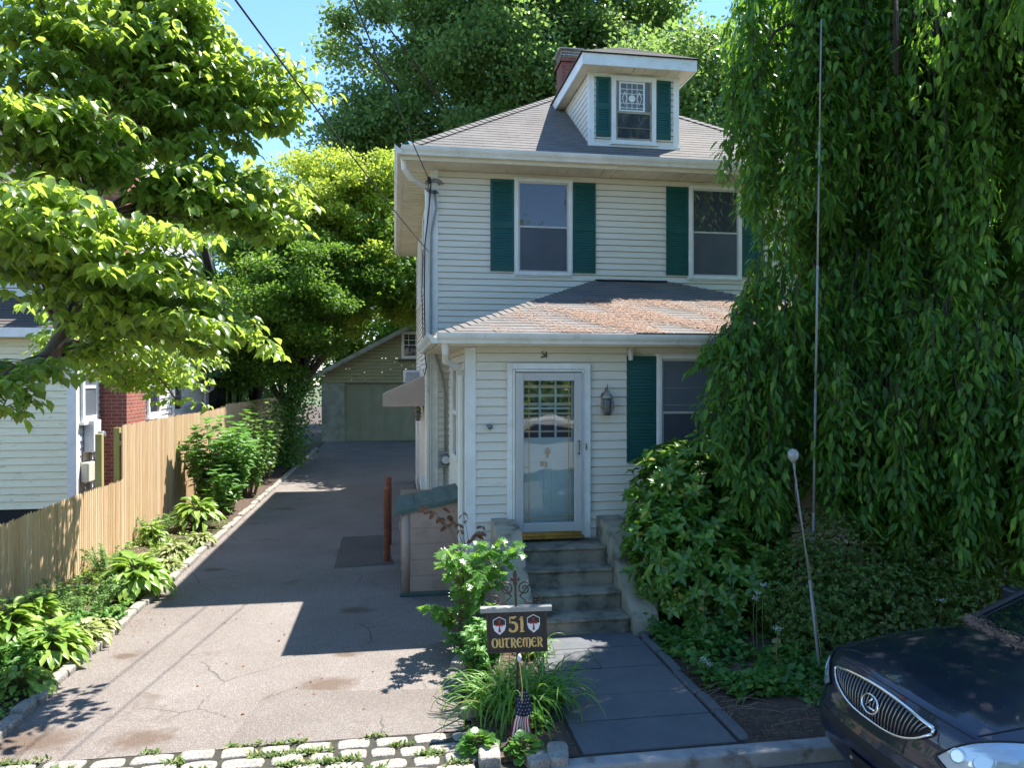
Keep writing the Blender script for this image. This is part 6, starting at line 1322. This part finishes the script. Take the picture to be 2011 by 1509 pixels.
# poles --------------------------------------------------------------
PY_ = 7.35; pt, pb2 = at(1611, 40, PY_), at(1598, 1065, PY_)
t = thing('tall_pole', 'very tall thin grey telescopic pole rising from the azalea past the eaves', 'pole', (pb2.x, PY_, 0)); b = MB()
low = pb2 + (pb2 - pt).normalized() * (pb2.z); 
for i in range(5): a, c = low.lerp(pt, i / 5), low.lerp(pt, (i + 1) / 5); b.tube([a, c], .017 - .0022 * i, 10)
b.build('shaft', M['pole'], t, smooth=True); b = MB()
for i in range(1, 5): a = low.lerp(pt, i / 5); b.tube([a - Z_ * .02, a + Z_ * .02], .0205 - .0022 * i, 10)
b.build('collar', M['grey_metal'], t)
q0, q1 = at(1558, 905, 6.6), gr(1614, 1345); q1.z = 0
t = thing('garden_light', 'small clear garden light on a thin leaning pole in front of the azalea', 'lamp', tuple(q1)); b = MB(); mm = q1.lerp(q0, .45) + X_ * .015
b.tube([q1, mm], .012, 8); b.tube([mm, q0], .008, 8); b.build('shaft', M['pole'], t, smooth=True)
b = MB(); b.lathe([(.015, -.05), (.03, -.03), (.052, .0), (.05, .05), (.03, .075), (.008, .085)], q0 + Z_ * .03, 14); b.build('lamp_shade', pm('frosted_lamp', (.34, .36, .34), (.24, .26, .24), 30, .15), t, smooth=True)
b = MB(); b.tube([q0 + Vector((.01, -.02, .0)), q0.lerp(q1, .15) + Vector((-.03, -.02, 0)), q0.lerp(q1, .5) + Vector((.02, -.02, 0)), q1 + Z_ * .25], .0035, 4); b.build('cord', M['twig'], t)

# ---------------------------------------------------------------- the dark car
car = thing('parked_car', 'dark blue black car parked at the kerb with fallen needles on its hood', 'car', (5.3, 4.18, -.10))
paint, pt_, pb_ = nodes('car_paint'); pb_.inputs['Base Color'].default_value = (.003, .006, .02, 1); pb_.inputs['Metallic'].default_value = .1; pb_.inputs['Roughness'].default_value = .42; pb_.inputs['Coat Weight'].default_value = 1; pb_.inputs['Coat Roughness'].default_value = .03
co = N(pt_, 'ShaderNodeTexCoord').outputs['Object']; dn = ramp(pt_, noise(pt_, co, 30, 6, .7), [(.5, (0, 0, 0)), (.8, (.05, .05, .05))]); pt_.links.new(mixc(pt_, dn, (.002, .006, .022), (.06, .056, .05)), pb_.inputs['Base Color']); M['paint'] = paint
CX0, CYC, CZ = 2.90, 4.18, -.10
prof = [(.26, .22), (.12, .30), (.04, .40), (.0, .50), (.0, .62), (.03, .69), (.045, .76), (.06, .86), (.09, .95), (.14, 1.01), (.26, 1.055), (.50, 1.10), (.82, 1.13), (1.12, 1.145), (1.38, 1.155)]
def cen(s):
    k = min(len(prof) - 2, int(s)); f = s - k; return prof[k][0] * (1 - f) + prof[k + 1][0] * f, prof[k][1] * (1 - f) + prof[k + 1][1] * f
def body(s, w_):     # s profile parameter, w_ lateral -1..1
    a, z = cen(s); aw = abs(w_); hood = min(1, max(0, (s - 8) / 6)); a2 = a + (.24 * aw ** 3.2) * (1 - hood * .4) + .22 * aw ** 9 * (1 - hood); z2 = z - (.13 * aw ** 2.6 + .10 * aw ** 7) * (.25 + .75 * min(1, max(0, (s - 6) / 4)))
    if 4.6 < s < 5.6 and aw < .95: a2 += .0
    return Vector((CX0 + a2, CYC + w_ * .92, CZ + z2))
b = MB(); NS, NW = 56, 40; S0, S1 = 0, 14
grid = [[body(S0 + (S1 - S0) * i / NS, -1 + 2 * j / NW) for j in range(NW + 1)] for i in range(NS + 1)]
for i in range(NS):
    for j in range(NW):
        b.face([grid[i][j], grid[i][j + 1], grid[i + 1][j + 1], grid[i + 1][j]][::-1])
# sides and rear shell
def side(a):   # belt height along the length
    return np.interp(a, [0, .45, 1.4, 4.0, 4.7], [.85, 1.0, 1.07, 1.12, 1.03])
for sg in (-1, 1):
    st2 = [.55, .8, 1.1, 1.38, 2.0, 2.8, 3.6, 4.2, 4.7]
    for a, c in zip(st2[:-1], st2[1:]):
        zs = [.25, .5, .75, 1.0]; 
        for f0, f1 in ((0, .33), (.33, .66), (.66, 1)):
            h = lambda aa, f: .25 + (side(aa) - .12 * (aa < 1.4) - .25) * f; yo = lambda aa, f: CYC + sg * (.905 + .02 * math.sin(f * 3.1) - (.06 if aa > 4.5 else 0))
            q = [(CX0 + a, yo(a, f0), CZ + h(a, f0)), (CX0 + c, yo(c, f0), CZ + h(c, f0)), (CX0 + c, yo(c, f1), CZ + h(c, f1)), (CX0 + a, yo(a, f1), CZ + h(a, f1))]; b.face(q if sg < 0 else q[::-1])
b.box((CX0 + 4.55, CYC - .86, CZ + .3), (CX0 + 4.72, CYC + .86, CZ + 1.0)); b.box((CX0 + 1.3, CYC - .85, CZ + .28), (CX0 + 4.55, CYC + .85, CZ + .98))
import bmesh
bo = b.build('body', M['paint'], car, smooth=True); bm = bmesh.new(); bm.from_mesh(bo.data); bmesh.ops.remove_doubles(bm, verts=bm.verts, dist=2e-4); bm.to_mesh(bo.data); bm.free()
# cabin
RF = [(2.25, 1.56), (2.8, 1.63), (3.6, 1.62), (4.3, 1.5)]
b = MB()
for (a, z), (c, y_) in zip(RF[:-1], RF[1:]): b.face([(CX0 + a, CYC - .62, CZ + z), (CX0 + a, CYC + .62, CZ + z), (CX0 + c, CYC + .62, CZ + y_), (CX0 + c, CYC - .62, CZ + y_)][::-1])
b.build('roof', M['paint'], car, smooth=True)
def WS(u, v, off=0): # windscreen u -1..1, v 0..1
    a = 1.18 + .26 * u * u + v * (1.02 - .16 * u * u); z = 1.135 + v * .47 - .06 * u * u; return Vector((CX0 + a - off * .45, CYC + u * (.80 - .2 * v), CZ + z + off * .9))
b = MB()
for i in range(16):
    for j in range(8): u0, u1, v0, v1 = -1 + i / 8, -1 + (i + 1) / 8, j / 8, (j + 1) / 8; b.face([WS(u0, v0), WS(u1, v0), WS(u1, v1), WS(u0, v1)][::-1])
b.build('windscreen', glassm('tinted_glass', (.012, .02, .02)), car, smooth=True)
b = MB()
for sg in (-1, 1):
    b.face([WS(sg, 0), WS(sg, 1), (CX0 + 4.3, CYC + sg * .62, CZ + 1.5), (CX0 + 4.6, CYC + sg * .84, CZ + 1.02)])
b.face([(CX0 + 4.3, CYC - .62, CZ + 1.5), (CX0 + 4.3, CYC + .62, CZ + 1.5), (CX0 + 4.65, CYC + .84, CZ + 1.0), (CX0 + 4.65, CYC - .84, CZ + 1.0)]); b.build('side_glass', MATS['tinted_glass'], car)
b = MB()
for sg in (-1, 1): b.tube([WS(sg * .99, j / 6, .012) for j in range(7)], .022, 6)
b.tube([WS(-1 + i / 6, .0, .012) for i in range(13)], .016, 6); b.build('windscreen_trim', M['black'], car)
def front(w_, z, off=0):  # point on the nose at lateral w_ and height z (car space)
    lo, hi = 2.0, 11.0
    for _ in range(24):
        m = (lo + hi) / 2
        if (body(m, w_).z - CZ) < z: lo = m
        else: hi = m
    p = body(lo, w_); e = .01; du = body(lo + e, w_) - p; dw = body(lo, w_ + e) - p; n_ = du.cross(dw).normalized()
    if n_.x > 0: n_ = -n_
    return p + n_ * off
def patch(b, outline, off, nn=10, thick=True):
    """outline: function t(0..1 across), returns (w, zlo, zhi)"""
    m_ = 26
    for i in range(m_):
        (w0, a0, c0), (w1, a1, c1) = outline(i / m_), outline((i + 1) / m_)
        for j in range(nn):
            f0, f1 = j / nn, (j + 1) / nn
            b.face([front(w0, a0 + (c0 - a0) * f0, off), front(w1, a1 + (c1 - a1) * f0, off), front(w1, a1 + (c1 - a1) * f1, off), front(w0, a0 + (c0 - a0) * f1, off)][::-1])
gi = lambda t, m=0: (lambda w_: (w_ * (1 - m * .03), .765 + .13 * abs(w_ / .50) ** 3 + m * .012, .965 - .04 * abs(w_ / .50) ** 2 - m * .006))(-.50 + 1.0 * t)
b = MB(); patch(b, gi, .004); gril = b.build('grille', M['dark'], car)
b = MB(); bd = [front(w_, lo, .014) for w_, lo, hi in [gi(i / 30) for i in range(31)]]; bt = [front(w_, hi, .014) for w_, lo, hi in [gi(i / 30) for i in range(31)]]
b.tube(bd, .009, 6); b.tube(bt, .014, 6); b.tube([bd[0], bt[0]], .011, 6); b.tube([bd[-1], bt[-1]], .011, 6); b.build('grille_surround', M['chrome'], gril, smooth=True)
b = MB()
for i in range(1, 29):
    w_, lo, hi = gi(i / 29); b.tube([front(w_ * (1 - .12 * (1 - f)), lo + (hi - lo) * f, .010 + .012 * math.sin(f * 3.14)) for f in (0, .25, .5, .75, 1)], .0052, 5)
b.build('grille_bar', pm('satin_trim', (.22, .22, .23), rough=.3, metal=.9), gril, smooth=True)
b = MB(); ec = front(0, .862, .034); ex = (front(.08, .845) - front(-.08, .845)).normalized(); ez = (front(0, .90) - front(0, .79)).normalized()
ring = [ec + ex * .076 * math.cos(a) + ez * .056 * math.sin(a) for a in np.linspace(0, 2 * math.pi, 29)]; b.tube(ring, .0075, 6, False)
e_ = lambda x, y: ec - ex * x + ez * y      # lateral axis flipped: seen from in front of the car
Lp = [(-.030, .040), (.004, .040), (-.026, -.014), (.052, -.014), (.052, -.024), (-.040, -.024), (-.044, -.010), (-.012, .034)]
fn_ = ex.cross(ez).normalized(); fn_ = fn_ if fn_.x < 0 else -fn_
strokes = [[(.018, .040), (-.004, .018), (-.034, -.020)], [(-.036, -.022), (.0, -.023), (.054, -.020)]]
for s_ in strokes: b.tube([e_(x, y) for x, y in s_], .0062, 6)
b.build('emblem', M['chrome'], gril, smooth=True)
# headlights
hm, ht, hb = nodes('headlight_lens'); hb.inputs['Base Color'].default_value = (.42, .50, .56, 1); hb.inputs['Roughness'].default_value = .12; hb.inputs['Metallic'].default_value = .35; hb.inputs['Coat Weight'].default_value = 1; hb.inputs['Coat Roughness'].default_value = .02
for sg in (-1, 1):
    def hl(t, sg=sg): w_ = sg * (.55 + .36 * t); return (w_, .745 + .05 * (t - .35) ** 2 + .09 * max(0, .25 - t) * 2, .785 + .175 * math.sin(min(1, (t + .05) * 1.3) * 1.57) - .10 * max(0, t - .8))
    b = MB(); patch(b, hl if sg > 0 else (lambda t: hl(1 - t)), .008, 8); hd = b.build('headlight', hm, car, smooth=True)
    b = MB()
    rim = [front(*(lambda q: (q[0], q[1]))(hl(i / 20)), .008) for i in range(21)] + [front(*(lambda q: (q[0], q[2]))(hl(1 - i / 20)), .008) for i in range(21)]; rim.append(rim[0]); b.tube(rim, .006, 5, False); b.build('lens_seal', M['dark'], hd)
    for (wc_, zc_, rr) in ((.66, .845, .040), (.77, .855, .048)):
        b = MB(); c = front(sg * wc_, zc_, .004); dx = (front(sg * wc_ + .04, zc_) - front(sg * wc_ - .04, zc_)).normalized(); dz_ = (front(sg * wc_, zc_ + .03) - front(sg * wc_, zc_ - .03)).normalized(); nn_ = dx.cross(dz_).normalized(); nn_ = nn_ if nn_.x < 0 else -nn_
        b.tube([c + nn_ * .003 + (dx * math.cos(a) + dz_ * math.sin(a)) * rr for a in np.linspace(0, 6.2832, 21)], .004, 5, False)
        b.face([c + nn_ * .0055 + (dx * math.cos(a) + dz_ * math.sin(a)) * rr * .8 for a in np.linspace(0, 6.2832, 21)[:-1]]); b.build('reflector', MATS['headlight_lens'], hd)
# hood seam, bumper groove, plate
b = MB(); seam = [body(9.0 + 4.7 * f, .70 + .12 * f) + Z_ * .002 for f in np.linspace(0, 1, 14)]; seam2 = [body(9.0 + 4.7 * f, -.70 - .12 * f) + Z_ * .002 for f in np.linspace(0, 1, 14)]; b.tube(seam, .004, 4); b.tube(seam2, .004, 4); b.tube([body(8.7, w_) + Vector((-.001, 0, .002)) for w_ in np.linspace(-.70, .70, 21)], .004, 4)
b.build('hood_seam', M['dark'], car)
b = MB(); patch(b, lambda t: (-.62 + 1.24 * t, .575, .635), .004, 3); b.build('air_intake', M['dark'], car)
b = MB(); patch(b, lambda t: (-.19 + .38 * t, .37, .52), .018, 4); pl = b.build('plate_holder', M['dark'], car); b = MB()
for w_, z in ((-.13, .49), (.13, .49)): b.tube([front(w_, z, .018), front(w_, z, .028)], .012, 8)
b.build('bolt', M['grey_metal'], pl)
for sx_, sy_ in ((.95, -1), (.95, 1), (3.7, -1), (3.7, 1)):
    c = Vector((CX0 + sx_, CYC + sy_ * .80, CZ + .35)); b = MB(); b.lathe([(.22, -.115), (.33, -.11), (.35, -.08), (.35, .08), (.33, .11), (.22, .115)], c, 32, 'y'); wh = b.build('wheel', pm('tyre_rubber', (.02, .02, .02), rough=.8), car, smooth=True)
    b = MB(); b.lathe([(.05, -.12), (.2, -.118), (.215, -.10), (.215, .10), (.2, .118), (.05, .12)], c, 24, 'y'); b.build('rim', M['grey_metal'], wh)
for sg in (-1, 1):
    b = MB(); m0 = Vector((CX0 + 2.0, CYC + sg * 1.0, CZ + 1.14)); b.box(tuple(m0 - Vector((.05, .10, .06))), tuple(m0 + Vector((.08, .10, .09)))); mr = b.build('mirror', M['paint'], car, bevel=.03, seg=3)
b = MB()
for y_ in (-.35, .25): b.tube([WS(y_, -.02, .02), WS(y_ + .25, .03, .035), WS(y_ + .62, .05, .03)], .008, 5)
b.build('wiper', M['black'], car)
n = 2600; u_ = rng.uniform(-1, 1, n); v_ = np.abs(rng.normal(0, .035, n)) - .03; P = np.array([tuple(WS(a, c, .012 + .012 * random.random())) for a, c in zip(u_, v_)]); P[:, 0] -= rng.uniform(0, .05, n)
tag(leafobj('fallen_needles', M['needles'], None, P, rv(n) * [1, 1, .25], rv(n, .4) + [0, 0, 1], .045 * rng.uniform(.5, 1.4, n), T_SIM, W=.14), 'brown needles gathered at the foot of the car windscreen', 'leaf litter', kind='stuff')
n = 150; P = np.array([tuple(body(9.5 + 4.4 * random.random(), random.uniform(-.85, .85)) + Z_ * .004) for _ in range(n)])
tag(leafobj('fallen_specks', M['needles'], None, P, rv(n) * [1, 1, .1], rv(n, .2) + [0, 0, 1], .010 * rng.uniform(.4, 1.6, n), T_SIM, W=.5), 'scattered leaf specks and seeds over the dark car hood', 'leaf litter', kind='stuff')

# white van across the road, mirrored in the door glass
van = thing('parked_van', 'white van parked across the street, mirrored in the storm door glass', 'van', (4.6, -2.6, -.12))
b = MB(); poly = [(-2.4, .35), (-2.4, .95), (-2.2, 1.1), (-1.5, 1.2), (-.8, 1.75), (2.3, 1.8), (2.45, 1.6), (2.45, .35)]
b.prism(poly, (4.6, -3.6, -.12), X_, Z_, Y_, 1.8); b.build('body', M['white'], van, bevel=.06, seg=3)
b = MB(); b.prism([(-1.25, 1.22), (-.72, 1.62), (2.1, 1.66), (2.2, 1.25)], (4.6, -1.8, -.12), X_, Z_, Y_, .01); b.build('side_glass', M['glass'], van)
for x in (-1.6, 1.6):
    b = MB(); b.lathe([(.2, -.1), (.33, -.1), (.34, .1), (.2, .1)], (4.6 + x, -1.85, .22), 24, 'y'); b.build('wheel', MATS['tyre_rubber'], van)
# extra small litter on drive
n = 240; P = np.stack([rng.uniform(-2.9, .5, n), rng.uniform(5.8, 20, n), np.full(n, .008)], 1)
tag(leafobj('fallen_leaves', L['red'], None, P, rv(n) * [1, 1, .05], rv(n, .2) + [0, 0, 1], .035 * rng.uniform(.4, 1.3, n), T_OV), 'few dry leaves scattered over the asphalt driveway', 'leaf litter', kind='stuff')
